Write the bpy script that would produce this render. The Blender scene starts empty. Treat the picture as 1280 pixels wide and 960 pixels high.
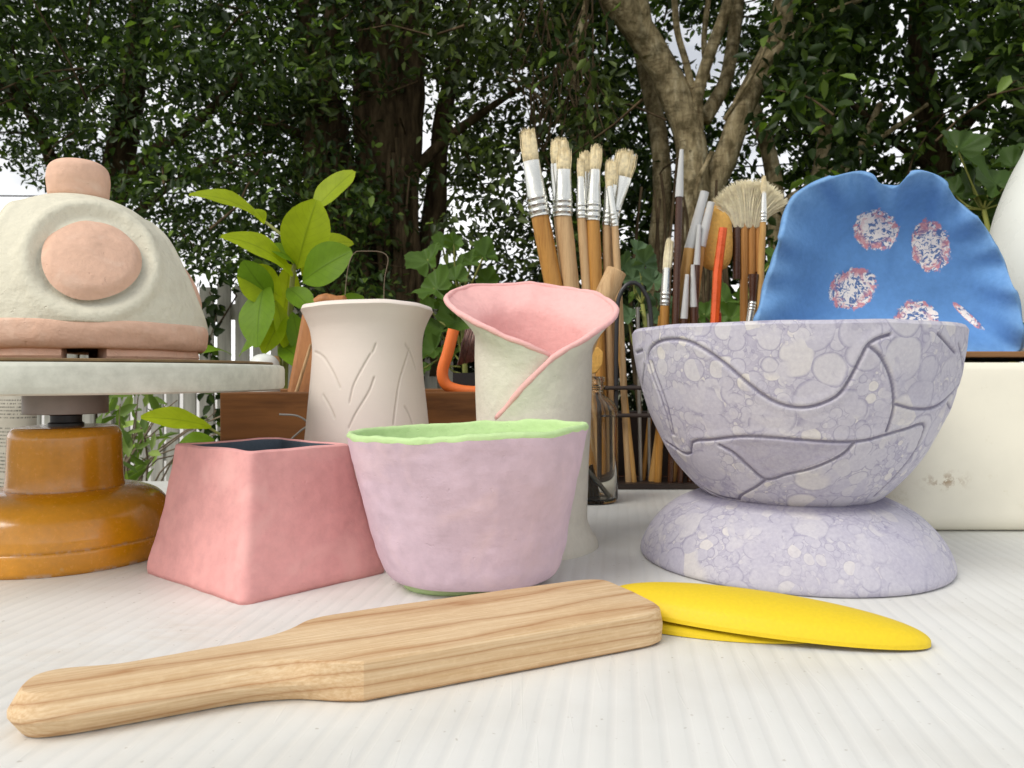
import bpy, math, random
import numpy as np
from mathutils import Vector, Matrix, noise as mnoise

random.seed(7)
rng = np.random.default_rng(11)
sc = bpy.context.scene
COL = sc.collection
TZ = 0.76            # table top height (m)
CZ = TZ + 0.14       # eye height
F = 950.0            # focal length in photograph pixels
HY = 468.0           # row of the horizon
rad = math.radians

# ------------------------------------------------------------------ camera
cd = bpy.data.cameras.new("camera")
cam = bpy.data.objects.new("camera", cd)
COL.objects.link(cam)
cam.location = (0, 0, CZ)
cam.rotation_euler = (rad(90), 0, 0)
cd.sensor_width = 36.0
cd.lens = F / 1280 * 36.0
cd.shift_y = -(480 - HY) / 1280
cd.dof.use_dof = True
cd.dof.focus_distance = 0.47
cd.dof.aperture_fstop = 30
cd.clip_start = 0.02
cd.clip_end = 2000
sc.camera = cam

# ------------------------------------------------------------------ world, sun, exposure
SUN = Vector((-0.56, -0.42, 0.74)).normalized()      # towards the sun
w = bpy.data.worlds.new("World")
sc.world = w
w.use_nodes = True
nt = w.node_tree
bg = nt.nodes["Background"]
sky = nt.nodes.new("ShaderNodeTexSky")
sky.sky_type = 'NISHITA'
sky.sun_disc = False
sky.sun_elevation = math.asin(SUN.z)
sky.sun_rotation = math.atan2(SUN.x, SUN.y)
sky.air_density = 0.9
sky.dust_density = 6.0
sky.ozone_density = 0.3
# broken white cloud over the sky, thicker towards the horizon
wtc = nt.nodes.new("ShaderNodeTexCoord")
wmp = nt.nodes.new("ShaderNodeMapping")
wmp.inputs['Scale'].default_value = (1, 1, 2.2)
nt.links.new(wtc.outputs['Generated'], wmp.inputs[0])
wno = nt.nodes.new("ShaderNodeTexNoise")
wno.inputs['Scale'].default_value = 3.2
wno.inputs['Detail'].default_value = 6
wno.inputs['Roughness'].default_value = 0.55
nt.links.new(wmp.outputs[0], wno.inputs['Vector'])
wra = nt.nodes.new("ShaderNodeValToRGB")
wra.color_ramp.elements[0].position = 0.40
wra.color_ramp.elements[0].color = (0.5, 0.5, 0.5, 1)
wra.color_ramp.elements[1].position = 0.56
wra.color_ramp.elements[1].color = (1, 1, 1, 1)
nt.links.new(wno.outputs['Fac'], wra.inputs[0])
wmx = nt.nodes.new("ShaderNodeMix")
wmx.data_type = 'RGBA'
wse = nt.nodes.new("ShaderNodeSeparateXYZ")
nt.links.new(wtc.outputs['Generated'], wse.inputs[0])
wr2 = nt.nodes.new("ShaderNodeValToRGB")          # haze: brighter cloud low down, duller overhead
wr2.color_ramp.elements[0].position = 0.10
wr2.color_ramp.elements[0].color = (1, 1, 1, 1)
wr2.color_ramp.elements[1].position = 0.60
wr2.color_ramp.elements[1].color = (0.50, 0.515, 0.53, 1)
nt.links.new(wse.outputs[2], wr2.inputs[0])
wsc = nt.nodes.new("ShaderNodeVectorMath")
wsc.operation = 'SCALE'
wsc.inputs['Scale'].default_value = 14.5
nt.links.new(wr2.outputs[0], wsc.inputs[0])
nt.links.new(wsc.outputs[0], wmx.inputs[7])
nt.links.new(wra.outputs[0], wmx.inputs[0])
nt.links.new(sky.outputs[0], wmx.inputs[6])
nt.links.new(wmx.outputs[2], bg.inputs[0])
bg.inputs[1].default_value = 0.15
sl = bpy.data.lights.new("sun", 'SUN')
sl.energy = 2.7
sl.angle = rad(34)
sl.color = (1.0, 0.975, 0.91)
so = bpy.data.objects.new("sun", sl)
COL.objects.link(so)
so.location = (-3, -3, 6)
so.rotation_euler = (-SUN).to_track_quat('-Z', 'Y').to_euler()

sc.view_settings.view_transform = 'Standard'
sc.view_settings.look = 'None'
sc.view_settings.gamma = 1.0
sc.view_settings.exposure = -0.53
sc.view_settings.use_curve_mapping = False
sc.render.engine = 'CYCLES'
cy = sc.cycles
cy.max_bounces = 8
cy.diffuse_bounces = 4
cy.glossy_bounces = 3
cy.transmission_bounces = 8
cy.transparent_max_bounces = 8
cy.caustics_reflective = False
cy.caustics_refractive = False
cy.sample_clamp_indirect = 6
cy.use_denoising = True
try:
    cy.denoiser = 'OPENIMAGEDENOISE'
    cy.denoising_input_passes = 'RGB_ALBEDO_NORMAL'
except Exception:
    pass


# ------------------------------------------------------------------ helpers: coordinates
def P(px, py, d):
    """photograph pixel at depth d (cm) -> metres"""
    d = d / 100.0
    return Vector(((px - 640) / F * d, d, CZ - (py - HY) / F * d))


def W(x, d, z):
    """cm right, cm away, cm above table -> metres"""
    return Vector((x / 100.0, d / 100.0, TZ + z / 100.0))


def lerp(a, b, t):
    return a + (b - a) * t


def smooth(e0, e1, x):
    t = np.clip((x - e0) / (e1 - e0), 0, 1)
    return t * t * (3 - 2 * t)


def interp(tab, x):
    return float(np.interp(x, [a for a, _ in tab], [b for _, b in tab]))


def catmull(pts, n):
    """smooth a list of equal-length tuples to n samples"""
    p = np.array([tuple(q) for q in pts], float)
    if len(p) < 3:
        t = np.linspace(0, 1, n)[:, None]
        return p[0] * (1 - t) + p[-1] * t
    seg = np.linalg.norm(np.diff(p, axis=0), axis=1)
    s = np.concatenate([[0], np.cumsum(seg)])
    pe = np.vstack([2 * p[0] - p[1], p, 2 * p[-1] - p[-2]])
    out = []
    for u in np.linspace(0, s[-1], n):
        i = min(max(np.searchsorted(s, u, 'right') - 1, 0), len(p) - 2)
        t = (u - s[i]) / max(seg[i], 1e-9)
        a, b, c, e = pe[i], pe[i + 1], pe[i + 2], pe[i + 3]
        out.append(0.5 * ((2 * b) + (-a + c) * t + (2 * a - 5 * b + 4 * c - e) * t * t
                          + (-a + 3 * b - 3 * c + e) * t ** 3))
    return np.array(out)


def nz(x, y, z, s=1.0, o=0.0):
    return mnoise.noise(Vector((x * s + o, y * s + o * 1.7, z * s - o)))


# ------------------------------------------------------------------ helpers: objects
def thing(name, label, cat, loc=(0, 0, 0), group=None):
    o = bpy.data.objects.new(name, None)
    COL.objects.link(o)
    o.empty_display_size = 0.02
    o.location = loc
    o['label'] = label
    o['category'] = cat
    if group:
        o['group'] = group
    return o


def tag(o, label, cat, group=None):
    o['label'] = label
    o['category'] = cat
    if group:
        o['group'] = group
    return o


def mesh_obj(name, V, Fs, mat, parent=None, world=True, sharp=None, flat=False, attrs=None, uv=None, origin=None):
    """link one mesh object; V in world metres (world=True) or in the parent's own space"""
    me = bpy.data.meshes.new(name)
    V = np.asarray([tuple(v) for v in V], float) if not isinstance(V, np.ndarray) else V
    off = np.zeros(3)
    if origin is not None:
        off = np.array(origin, float)
    elif parent is not None and world:
        q = parent
        while q is not None:
            off = off + np.array(q.location)
            q = q.parent
    me.from_pydata((V - off).tolist(), [], [list(f) for f in Fs])
    me.update()
    if not flat:
        me.polygons.foreach_set('use_smooth', [True] * len(me.polygons))
        if sharp is not None:
            me.set_sharp_from_angle(angle=rad(sharp))
    if attrs:
        for k, a in attrs.items():
            at = me.attributes.new(k, 'FLOAT', 'POINT')
            at.data.foreach_set('value', np.asarray(a, np.float32))
    if uv is not None:
        lay = me.uv_layers.new(name='UVMap')
        li = np.empty(len(me.loops), np.int32)
        me.loops.foreach_get('vertex_index', li)
        lay.data.foreach_set('uv', np.asarray(uv, np.float32)[li].ravel())
    for m in (mat if isinstance(mat, (list, tuple)) else [mat]):
        me.materials.append(m)
    o = bpy.data.objects.new(name, me)
    COL.objects.link(o)
    if origin is not None:
        o.location = origin
    if parent is not None:
        o.parent = parent
    return o


def bevel(o, width, seg=3):
    m = o.modifiers.new('bevel', 'BEVEL')
    m.width = width
    m.segments = seg
    m.limit_method = 'ANGLE'
    m.angle_limit = rad(35)
    return o


def grid_faces(nr, nc, wrap=False, base=0, flip=False):
    f = []
    for i in range(nr - 1):
        for j in range(nc if wrap else nc - 1):
            a = base + i * nc + j
            b = base + i * nc + (j + 1) % nc
            c = base + (i + 1) * nc + (j + 1) % nc
            d = base + (i + 1) * nc + j
            f.append((a, d, c, b) if flip else (a, b, c, d))
    return f


class MB:
    """collects shapes for one mesh"""
    def __init__(self):
        self.V = []
        self.F = []

    def add(self, V, Fs):
        b = len(self.V)
        self.V.extend([tuple(v) for v in V])
        self.F.extend([tuple(i + b for i in f) for f in Fs])
        return self

    def box(self, x0, x1, y0, y1, z0, z1):
        v = [(x0, y0, z0), (x1, y0, z0), (x1, y1, z0), (x0, y1, z0), (x0, y0, z1), (x1, y0, z1), (x1, y1, z1), (x0, y1, z1)]
        return self.add(v, [(0, 3, 2, 1), (4, 5, 6, 7), (0, 1, 5, 4), (1, 2, 6, 5), (2, 3, 7, 6), (3, 0, 4, 7)])

    def loft(self, rings, cap0=True, cap1=True):
        n = len(rings[0])
        V = [v for r in rings for v in r]
        Fs = grid_faces(len(rings), n, True)
        if cap0:
            Fs.append(tuple(range(n))[::-1])
        if cap1:
            Fs.append(tuple(range((len(rings) - 1) * n, len(rings) * n)))
        return self.add(V, Fs)

    def tube(self, pts, radii, n=10, caps=True, flatten=None):
        pts = [Vector(p) for p in pts]
        if not hasattr(radii, '__len__'):
            radii = [radii] * len(pts)
        rings = []
        t = (pts[1] - pts[0]).normalized()
        up = Vector((0, 0, 1)) if abs(t.z) < 0.9 else Vector((0, 1, 0))
        u = t.cross(up).normalized()
        for i, p in enumerate(pts):
            t2 = (pts[min(i + 1, len(pts) - 1)] - pts[max(i - 1, 0)]).normalized()
            u = (u - t2 * u.dot(t2)).normalized()
            v = t2.cross(u)
            k = 1.0 if flatten is None else flatten
            rings.append([p + u * (math.cos(a) * radii[i]) + v * (math.sin(a) * radii[i] * k)
                          for a in (2 * math.pi * j / n for j in range(n))])
        return self.loft(rings, caps, caps)

    def build(self, name, mat, parent=None, sharp=35, **k):
        return mesh_obj(name, self.V, self.F, mat, parent, sharp=sharp, **k)


def revolve(profile, n=96, m=60, warp=None, close_bottom=True, close_top=False):
    """profile [(r,z)] in cm -> rows of (x,y,z) in metres about the origin, camera-facing angle 0 towards -Y"""
    pr = catmull(profile, m) if m else np.array(profile, float)
    th = np.linspace(0, 2 * math.pi, n, endpoint=False)
    V = []
    for r, z in pr:
        for t in th:
            rr, zz, tt = max(r, 0.0), z, t
            if warp:
                rr, zz = warp(t, rr, zz)
            V.append((rr * math.sin(tt) / 100, -rr * math.cos(tt) / 100, zz / 100))
    Fs = grid_faces(len(pr), n, True)
    if close_bottom:
        Fs.append(tuple(range(n))[::-1])
    if close_top:
        Fs.append(tuple(range((len(pr) - 1) * n, len(pr) * n)))
    return np.array(V), Fs


# ------------------------------------------------------------------ helpers: materials
def srgb(r, g, b):
    def f(c):
        c /= 255.0
        return c / 12.92 if c <= 0.04045 else ((c + 0.055) / 1.055) ** 2.4
    return (f(r), f(g), f(b), 1.0)


class NT:
    def __init__(self, name):
        self.m = bpy.data.materials.new(name)
        self.m.use_nodes = True
        self.t = self.m.node_tree
        self.b = self.t.nodes["Principled BSDF"]
        self.out = self.t.nodes["Material Output"]

    def n(self, kind, **k):
        x = self.t.nodes.new(kind)
        for a, v in k.items():
            setattr(x, a, v)
        return x

    def l(self, a, b):
        self.t.links.new(a, b)

    def coord(self, scale=(1, 1, 1), rot=(0, 0, 0), which='Object'):
        c = self.n('ShaderNodeTexCoord')
        mp = self.n('ShaderNodeMapping')
        mp.inputs['Scale'].default_value = scale
        mp.inputs['Rotation'].default_value = rot
        self.l(c.outputs[which], mp.inputs[0])
        return mp.outputs[0]

    def noise(self, vec, scale, detail=4, rough=0.55, dist=0.0):
        x = self.n('ShaderNodeTexNoise')
        x.inputs['Scale'].default_value = scale
        x.inputs['Detail'].default_value = detail
        x.inputs['Roughness'].default_value = rough
        x.inputs['Distortion'].default_value = dist
        self.l(vec, x.inputs['Vector'])
        return x.outputs['Fac']

    def ramp(self, fac, stops, interp='LINEAR'):
        r = self.n('ShaderNodeValToRGB')
        r.color_ramp.interpolation = interp
        e = r.color_ramp.elements
        while len(e) > 1:
            e.remove(e[-1])
        for i, (p, c) in enumerate(stops):
            if not hasattr(c, '__len__'):
                c = (c, c, c, 1)
            if i == 0:
                e[0].position = p
                e[0].color = c
            else:
                k = e.new(p)
                k.color = c
        self.l(fac, r.inputs[0])
        return r.outputs[0]

    def mix(self, fac, a, b, mode='MIX'):
        x = self.n('ShaderNodeMix', data_type='RGBA', blend_type=mode)
        for s, v in ((x.inputs[0], fac), (x.inputs[6], a), (x.inputs[7], b)):
            if hasattr(v, 'links') or hasattr(v, 'is_linked'):
                self.l(v, s)
            else:
                s.default_value = v
        return x.outputs[2]

    def math(self, op, a, b=0.0, c=None, clamp=False):
        x = self.n('ShaderNodeMath', operation=op, use_clamp=clamp)
        for s, v in zip(x.inputs, (a, b, c)):
            if v is None:
                continue
            if hasattr(v, 'is_linked'):
                self.l(v, s)
            else:
                s.default_value = v
        return x.outputs[0]

    def attr(self, name):
        a = self.n('ShaderNodeAttribute', attribute_name=name)
        return a.outputs['Fac']

    def bump(self, h, strength, dist=0.001, prev=None):
        x = self.n('ShaderNodeBump')
        x.inputs['Strength'].default_value = strength
        x.inputs['Distance'].default_value = dist
        self.l(h, x.inputs['Height'])
        if prev is not None:
            self.l(prev, x.inputs['Normal'])
        return x.outputs[0]

    def set(self, color=None, rough=None, normal=None, metal=None, spec=None, **k):
        for s, v in (('Base Color', color), ('Roughness', rough), ('Normal', normal), ('Metallic', metal), ('Specular IOR Level', spec)):
            if v is None:
                continue
            if hasattr(v, 'is_linked'):
                self.l(v, self.b.inputs[s])
            else:
                self.b.inputs[s].default_value = v
        for kk, v in k.items():
            self.b.inputs[kk].default_value = v
        return self.m


def shade(c, k):
    return (min(c[0] * k, 1), min(c[1] * k, 1), min(c[2] * k, 1), 1)


def clay(name, c, dark=0.86, light=1.06, big=14, rough=0.85, bump=0.5, extra=None, spec=0.25):
    """matt clay: mottled colour, brush drag, pinholes"""
    t = NT(name)
    v = t.coord()
    n1 = t.noise(v, big, 5, 0.6)
    n2 = t.noise(v, big * 9, 4, 0.65)
    n3 = t.noise(t.coord((40, 40, 260)), 1.0, 3, 0.6)
    col = t.ramp(n1, [(0.3, shade(c, dark)), (0.5, c), (0.72, shade(c, light))])
    col = t.mix(0.35, col, t.ramp(n2, [(0.35, shade(c, dark)), (0.62, shade(c, light))]))
    if extra:
        n4 = t.noise(v, big * 2.3, 3, 0.5, 1.0)
        col = t.mix(t.ramp(n4, [(0.55, 0.0), (0.75, 0.6)]), col, extra)
    nb = t.bump(n3, bump * 0.35, 0.001)
    nb = t.bump(t.noise(v, big * 2.6, 3, 0.5), bump * 0.9, 0.004, nb)
    pit = t.ramp(t.noise(v, 210, 2, 0.5), [(0.23, 0.0), (0.30, 1.0)])
    nb = t.bump(pit, bump * 0.7, 0.0009, nb)
    nb = t.bump(n2, bump * 0.55, 0.0014, nb)
    nb = t.bump(t.noise(v, 900, 2, 0.5), bump * 0.35, 0.0005, nb)
    return t.set(col, rough, nb, spec=spec)


def plain(name, c, rough=0.5, metal=0.0, var=0.12, scale=60, bump=0.1, **k):
    t = NT(name)
    v = t.coord()
    n = t.noise(v, scale, 4, 0.6)
    col = t.ramp(n, [(0.3, shade(c, 1 - var)), (0.7, shade(c, 1 + var))])
    rg = t.ramp(t.noise(v, scale * 2, 3), [(0.3, max(rough - 0.08, 0.02)), (0.7, min(rough + 0.08, 1))])
    return t.set(col, rg, t.bump(n, bump, 0.001), metal, **k)


def wood(name, c, dark, along=(3, 70, 70), rough=0.55, contrast=1.0, bump=0.25, fine=9.0):
    t = NT(name)
    v = t.coord(along)
    warp = t.noise(t.coord((along[0] * 0.6, along[1] * 0.12, along[2] * 0.12)), 1.0, 2)
    n1 = t.noise(v, 1.0, 4, 0.6, 0.6)
    n2 = t.noise(t.coord(tuple(a * fine * 0.5 for a in along)), 1.0, 3, 0.7)
    col = t.ramp(n1, [(0.36, dark), (0.47, lerp4(dark, c, 0.7)), (0.56, c), (0.7, shade(c, 1.08))])
    col = t.mix(0.35 * contrast, col, t.ramp(n2, [(0.38, dark), (0.6, shade(c, 1.05))]))
    col = t.mix(0.25, col, t.ramp(warp, [(0.35, shade(c, 0.85)), (0.65, shade(c, 1.08))]))
    nb = t.bump(n2, bump, 0.0006)
    return t.set(col, rough, nb, spec=0.3)


def lerp4(a, b, t):
    return tuple(a[i] + (b[i] - a[i]) * t for i in range(4))


M = {}
# table sheet: white fluted plastic
t = NT('fluted_plastic')
v = t.coord((1, 1, 1), (0, 0, rad(8.2)))
wv = t.n('ShaderNodeTexWave', wave_type='BANDS', bands_direction='X', wave_profile='SIN')
wv.inputs['Scale'].default_value = 1000 / 6.4 / 10 * math.pi * 2 / (2 * math.pi) * 2.0
wv.inputs['Distortion'].default_value = 0.15
wv.inputs['Detail'].default_value = 1.0
t.l(v, wv.inputs['Vector'])
rib = t.ramp(wv.outputs['Fac'], [(0.0, 0.0), (0.35, 0.6), (1.0, 1.0)])
dirt = t.noise(v, 9, 5, 0.6)
col = t.ramp(dirt, [(0.3, (0.68, 0.67, 0.63, 1)), (0.55, (0.75, 0.75, 0.72, 1)), (0.75, (0.78, 0.78, 0.755, 1))])
col = t.mix(t.ramp(wv.outputs['Fac'], [(0.0, 0.14), (0.25, 0.0)]), col, (0.58, 0.57, 0.54, 1))  # valleys between ribs tinted darker, rib shading put into the colour
scr = t.noise(t.coord((500, 18, 1), (0, 0, rad(-38))), 1.0, 1, 0.4)
smr = t.math('MULTIPLY', t.ramp(t.noise(v, 4.2, 4, 0.6), [(0.54, 0.0), (0.66, 1.0)]), t.ramp(t.noise(t.coord((30, 90, 1), (0, 0, rad(25))), 1.0, 5, 0.7), [(0.42, 0.0), (0.62, 0.5)]))
col = t.mix(smr, col, (0.66, 0.60, 0.52, 1))
spk = t.noise(v, 330, 1, 0.4)
col = t.mix(t.ramp(spk, [(0.74, 0.0), (0.80, 0.55)]), col, (0.40, 0.36, 0.30, 1))
nb = t.bump(rib, 0.55, 0.0007)
nb = t.bump(t.ramp(scr, [(0.70, 0.0), (0.74, 1.0)]), 0.25, 0.0004, nb)
nb = t.bump(t.noise(v, 60, 3), 0.06, 0.001, nb)
M['table'] = t.set(col, t.ramp(dirt, [(0.3, 0.42), (0.7, 0.55)]), nb, spec=0.35)
M['leg'] = plain('painted_steel', srgb(120, 122, 124), 0.5)

t = NT('pine_wood')
cc_ = t.n('ShaderNodeTexCoord')
sx = t.n('ShaderNodeSeparateXYZ')
t.l(cc_.outputs['Object'], sx.inputs[0])
wp = t.noise(t.coord((5, 22, 22)), 1.0, 3, 0.5)
wp2 = t.noise(t.coord((14, 120, 120)), 1.0, 3, 0.6)
s_ = t.math('ADD', t.math('MULTIPLY', sx.outputs[2], 165.0), t.math('MULTIPLY', sx.outputs[1], 34.0))
s_ = t.math('ADD', s_, t.math('MULTIPLY', wp, 1.5))
s_ = t.math('ADD', s_, t.math('MULTIPLY', wp2, 0.35))
fr = t.math('FRACT', s_)
ring = t.ramp(fr, [(0.0, 1.0), (0.05, 0.5), (0.18, 0.12), (0.72, 0.0), (0.95, 0.5), (1.0, 1.0)])
fib = t.noise(t.coord((16, 900, 900)), 1.0, 4, 0.65)
fuz = t.noise(t.coord((160, 300, 300)), 1.0, 4, 0.7)
base = t.ramp(t.noise(t.coord((6, 40, 40)), 1.0, 3), [(0.3, srgb(214, 184, 144)), (0.7, srgb(228, 204, 168))])
base = t.mix(t.ramp(fib, [(0.35, 0.55), (0.62, 0.0)]), base, srgb(186, 144, 94))
base = t.mix(t.ramp(fuz, [(0.5, 0.0), (0.72, 0.35)]), base, srgb(240, 216, 176))
col = t.mix(t.math('MULTIPLY', ring, 0.72), base, srgb(160, 108, 60))
nb = t.bump(fib, 0.3, 0.0005)
nb = t.bump(fuz, 0.35, 0.0008, nb)
nb = t.bump(ring, -0.2, 0.0006, nb)
M['paddle'] = t.set(col, 0.65, nb, spec=0.25)
M['pink'] = clay('pink_clay', srgb(228, 166, 163), 0.80, 1.09, 11, 0.9, 0.4, srgb(238, 186, 180))
M['slate'] = clay('slate_underglaze', srgb(78, 88, 98), 0.75, 1.1, 20, 0.85, 0.4)
M['lilac'] = clay('lilac_clay', srgb(210, 187, 200), 0.82, 1.07, 12, 0.9, 0.42, srgb(222, 196, 200))
M['green'] = clay('pale_green_clay', srgb(192, 220, 160), 0.9, 1.05, 18, 0.85, 0.6)
M['bisque'] = clay('bisque_clay', srgb(238, 226, 216), 0.93, 1.04, 12, 0.8, 0.25)
M['cream'] = clay('cream_clay', srgb(224, 219, 204), 0.88, 1.05, 16, 0.85, 0.6)
M['blush'] = clay('blush_clay', srgb(238, 184, 180), 0.9, 1.06, 18, 0.88, 0.6)
M['peach'] = clay('peach_clay', srgb(228, 188, 164), 0.86, 1.07, 18, 0.88, 0.7, srgb(236, 206, 186))
M['rubber'] = plain('yellow_silicone', srgb(228, 197, 26), 0.6, 0, 0.04, 500, 0.10)

# goblet glaze: bubble glaze with grooves
t = NT('bubble_glaze')
v0 = t.coord()
dv = t.n('ShaderNodeVectorMath', operation='ADD')
sc_ = t.n('ShaderNodeVectorMath', operation='SCALE')
nzv = t.n('ShaderNodeTexNoise')
nzv.inputs['Scale'].default_value = 26
t.l(v0, nzv.inputs['Vector'])
t.l(nzv.outputs['Color'], sc_.inputs[0])
sc_.inputs['Scale'].default_value = 0.012
t.l(v0, dv.inputs[0])
t.l(sc_.outputs[0], dv.inputs[1])
vv = dv.outputs[0]


def cells(scale, rr_, rnd):
    """round bubbles: disc colour, thin dark ring, lilac between"""
    c = t.n('ShaderNodeTexVoronoi', feature='F1')
    c.inputs['Scale'].default_value = scale
    c.inputs['Randomness'].default_value = rnd
    t.l(vv, c.inputs['Vector'])
    sep = t.n('ShaderNodeSeparateColor')
    t.l(c.outputs['Color'], sep.inputs[0])
    size = t.math('ADD', t.math('MULTIPLY', sep.outputs[1], 0.24), rr_)
    q = t.math('DIVIDE', c.outputs['Distance'], size)
    inside = t.ramp(q, [(0.0, 0.75), (0.80, 1.0), (0.93, 0.85), (1.0, 0.0)])
    ring = t.ramp(q, [(0.86, 0.0), (0.96, 1.0), (1.02, 0.6), (1.1, 0.0)])
    fill = t.ramp(sep.outputs[0], [(0.0, srgb(182, 179, 194)), (0.6, srgb(191, 188, 199)), (0.88, srgb(201, 198, 203)), (1.0, srgb(218, 213, 207))])
    return inside, ring, fill


lil = srgb(180, 178, 198)
pale = srgb(206, 200, 208)
crm = srgb(228, 220, 206)
deep = srgb(130, 126, 156)


def layer(base, scale, rr_, rnd, line=0.5):
    i_, r_, f_ = cells(scale, rr_, rnd)
    x_ = t.mix(i_, base, f_)
    return t.mix(t.math('MULTIPLY', r_, line), x_, deep)


bg0 = t.ramp(t.noise(v0, 60, 4, 0.6), [(0.3, srgb(160, 156, 178)), (0.7, srgb(182, 178, 193))])
fz = layer(bg0, 260, 0.36, 0.9, 0.65)
cs = layer(layer(fz, 190, 0.40, 0.9, 0.8), 125, 0.46, 0.8, 0.8)
cm_ = layer(layer(fz, 140, 0.40, 0.9, 0.75), 75, 0.50, 0.75, 0.75)
cb = layer(layer(fz, 105, 0.44, 0.9, 0.7), 42, 0.50, 0.7, 0.7)
m1 = t.noise(v0, 17, 3, 0.5)
m2 = t.noise(t.coord((1, 1, 1), (1, 2, 0)), 23, 3, 0.5)
col = t.mix(t.ramp(m1, [(0.46, 0.0), (0.52, 1.0)]), cb, cm_)
col = t.mix(t.ramp(m2, [(0.54, 0.0), (0.60, 1.0)]), col, cs)
soft = t.noise(v0, 30, 4, 0.6)
wash = t.ramp(t.noise(t.coord((1, 1, 1), (2, 1, 0)), 11, 4, 0.55), [(0.52, 0.0), (0.70, 0.75)])
wcol = t.ramp(soft, [(0.3, srgb(164, 160, 180)), (0.7, srgb(190, 186, 198))])
col = t.mix(wash, col, wcol)
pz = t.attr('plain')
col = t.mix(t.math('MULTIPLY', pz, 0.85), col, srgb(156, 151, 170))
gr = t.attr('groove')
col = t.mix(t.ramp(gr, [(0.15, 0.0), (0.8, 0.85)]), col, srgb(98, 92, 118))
fine = t.noise(v0, 420, 4, 0.65)
col = t.mix(0.22, col, t.ramp(fine, [(0.3, srgb(156, 152, 174)), (0.7, srgb(222, 220, 224))]))
nb = t.bump(fine, 0.25, 0.0006)
nb = t.bump(soft, 0.35, 0.002, nb)
M['glaze'] = t.set(col, 0.72, nb, spec=0.3)

# bisque vase with grooves
t = NT('carved_bisque')
v = t.coord()
c0 = srgb(240, 228, 218)
n1 = t.noise(v, 12, 4)
col = t.ramp(n1, [(0.3, shade(c0, 0.94)), (0.7, shade(c0, 1.03))])
col = t.mix(t.math('MULTIPLY', t.attr('groove'), 0.30), col, srgb(168, 156, 142))
nb = t.bump(t.noise(t.coord((30, 30, 400)), 1.0, 3), 0.15, 0.0006)
nb = t.bump(t.noise(v, 160, 3), 0.18, 0.0007, nb)
M['carved'] = t.set(col, 0.8, nb, spec=0.25)

# blue dish: engobe with flecked medallions
t = NT('blue_engobe')
v = t.coord()
c0 = srgb(100, 147, 202)
n1 = t.noise(v, 13, 5, 0.6)
n2 = t.noise(v, 150, 4, 0.65)
col = t.ramp(n1, [(0.3, shade(c0, 0.82)), (0.5, c0), (0.72, shade(c0, 1.15))])
col = t.mix(0.25, col, t.ramp(n2, [(0.3, shade(c0, 0.8)), (0.7, shade(c0, 1.25))]))
fl = t.noise(t.coord((1, 1, 1), (0.4, 0.2, 0.7)), 165, 4, 0.65, 1.4)
fl2 = t.noise(v, 120, 3, 0.6, 0.5)
sp = t.attr('spot')
edge = t.math('ADD', sp, t.math('MULTIPLY', t.math('SUBTRACT', n2, 0.5), 0.7))
white = t.mix(t.ramp(fl, [(0.45, 0.0), (0.50, 1.0)]), srgb(96, 122, 168), srgb(240, 232, 226))
red = t.mix(t.ramp(fl2, [(0.46, 0.0), (0.54, 1.0)]), white, srgb(206, 138, 146))
disc = t.mix(t.ramp(edge, [(0.0, 1.0), (0.2, 0.9), (0.5, 0.0)]), white, red)
col = t.mix(t.ramp(edge, [(-0.02 + 0.02, 0.0), (0.07, 1.0)]), col, disc)
col = t.mix(t.math('MULTIPLY', t.attr('rimf'), t.ramp(n2, [(0.3, 0.2), (0.7, 0.75)])), col, srgb(136, 176, 218))
nb = t.bump(n2, 0.4, 0.001)
nb = t.bump(n1, 0.3, 0.003, nb)
M['blue'] = t.set(col, 0.85, nb, spec=0.2)

# wheel
t = NT('amber_enamel')
v = t.coord()
c0 = srgb(212, 142, 6)
n1 = t.noise(v, 22, 4, 0.6)
n2 = t.noise(v, 260, 4, 0.7)
col = t.ramp(n1, [(0.3, shade(c0, 0.72)), (0.7, shade(c0, 1.12))])
col = t.mix(0.3, col, t.ramp(n2, [(0.3, shade(c0, 0.6)), (0.7, shade(c0, 1.2))]))
chip = t.math('MULTIPLY', t.attr('wear'), t.ramp(t.noise(v, 70, 5, 0.7), [(0.5, 0.0), (0.58, 1.0)]))
col = t.mix(t.math('MULTIPLY', t.attr('wear'), 0.5), col, srgb(96, 66, 24))
col = t.mix(chip, col, srgb(184, 158, 136))
spk = t.noise(v, 90, 2, 0.5)
col = t.mix(t.ramp(spk, [(0.72, 0.0), (0.78, 0.6)]), col, srgb(200, 160, 100))
M['amber'] = t.set(col, t.ramp(n2, [(0.3, 0.16), (0.7, 0.3)]), t.bump(n2, 0.12, 0.0006), spec=0.6)
M['amber'].node_tree.nodes["Principled BSDF"].inputs['Coat Weight'].default_value = 0.5
M['amber'].node_tree.nodes["Principled BSDF"].inputs['Coat Roughness'].default_value = 0.12
t = NT('worn_zinc')
v = t.coord()
n1 = t.noise(v, 90, 5, 0.7)
n2 = t.noise(t.coord((1, 1, 8)), 14, 4, 0.6)
col = t.ramp(n1, [(0.3, srgb(196, 196, 182)), (0.55, srgb(212, 212, 198)), (0.75, srgb(224, 223, 210))])
col = t.mix(t.ramp(n2, [(0.5, 0.0), (0.7, 0.35)]), col, srgb(184, 182, 166))
M['zinc'] = t.set(col, 0.55, t.bump(n1, 0.3, 0.0008), 0.1)
M['grey_metal'] = plain('grey_metal', srgb(140, 128, 122), 0.45, 0.5)
M['dark_metal'] = plain('dark_metal', srgb(62, 62, 64), 0.45, 0.6)
M['bat'] = plain('brown_hardboard', srgb(122, 98, 66), 0.8, 0, 0.25, 90)

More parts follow.
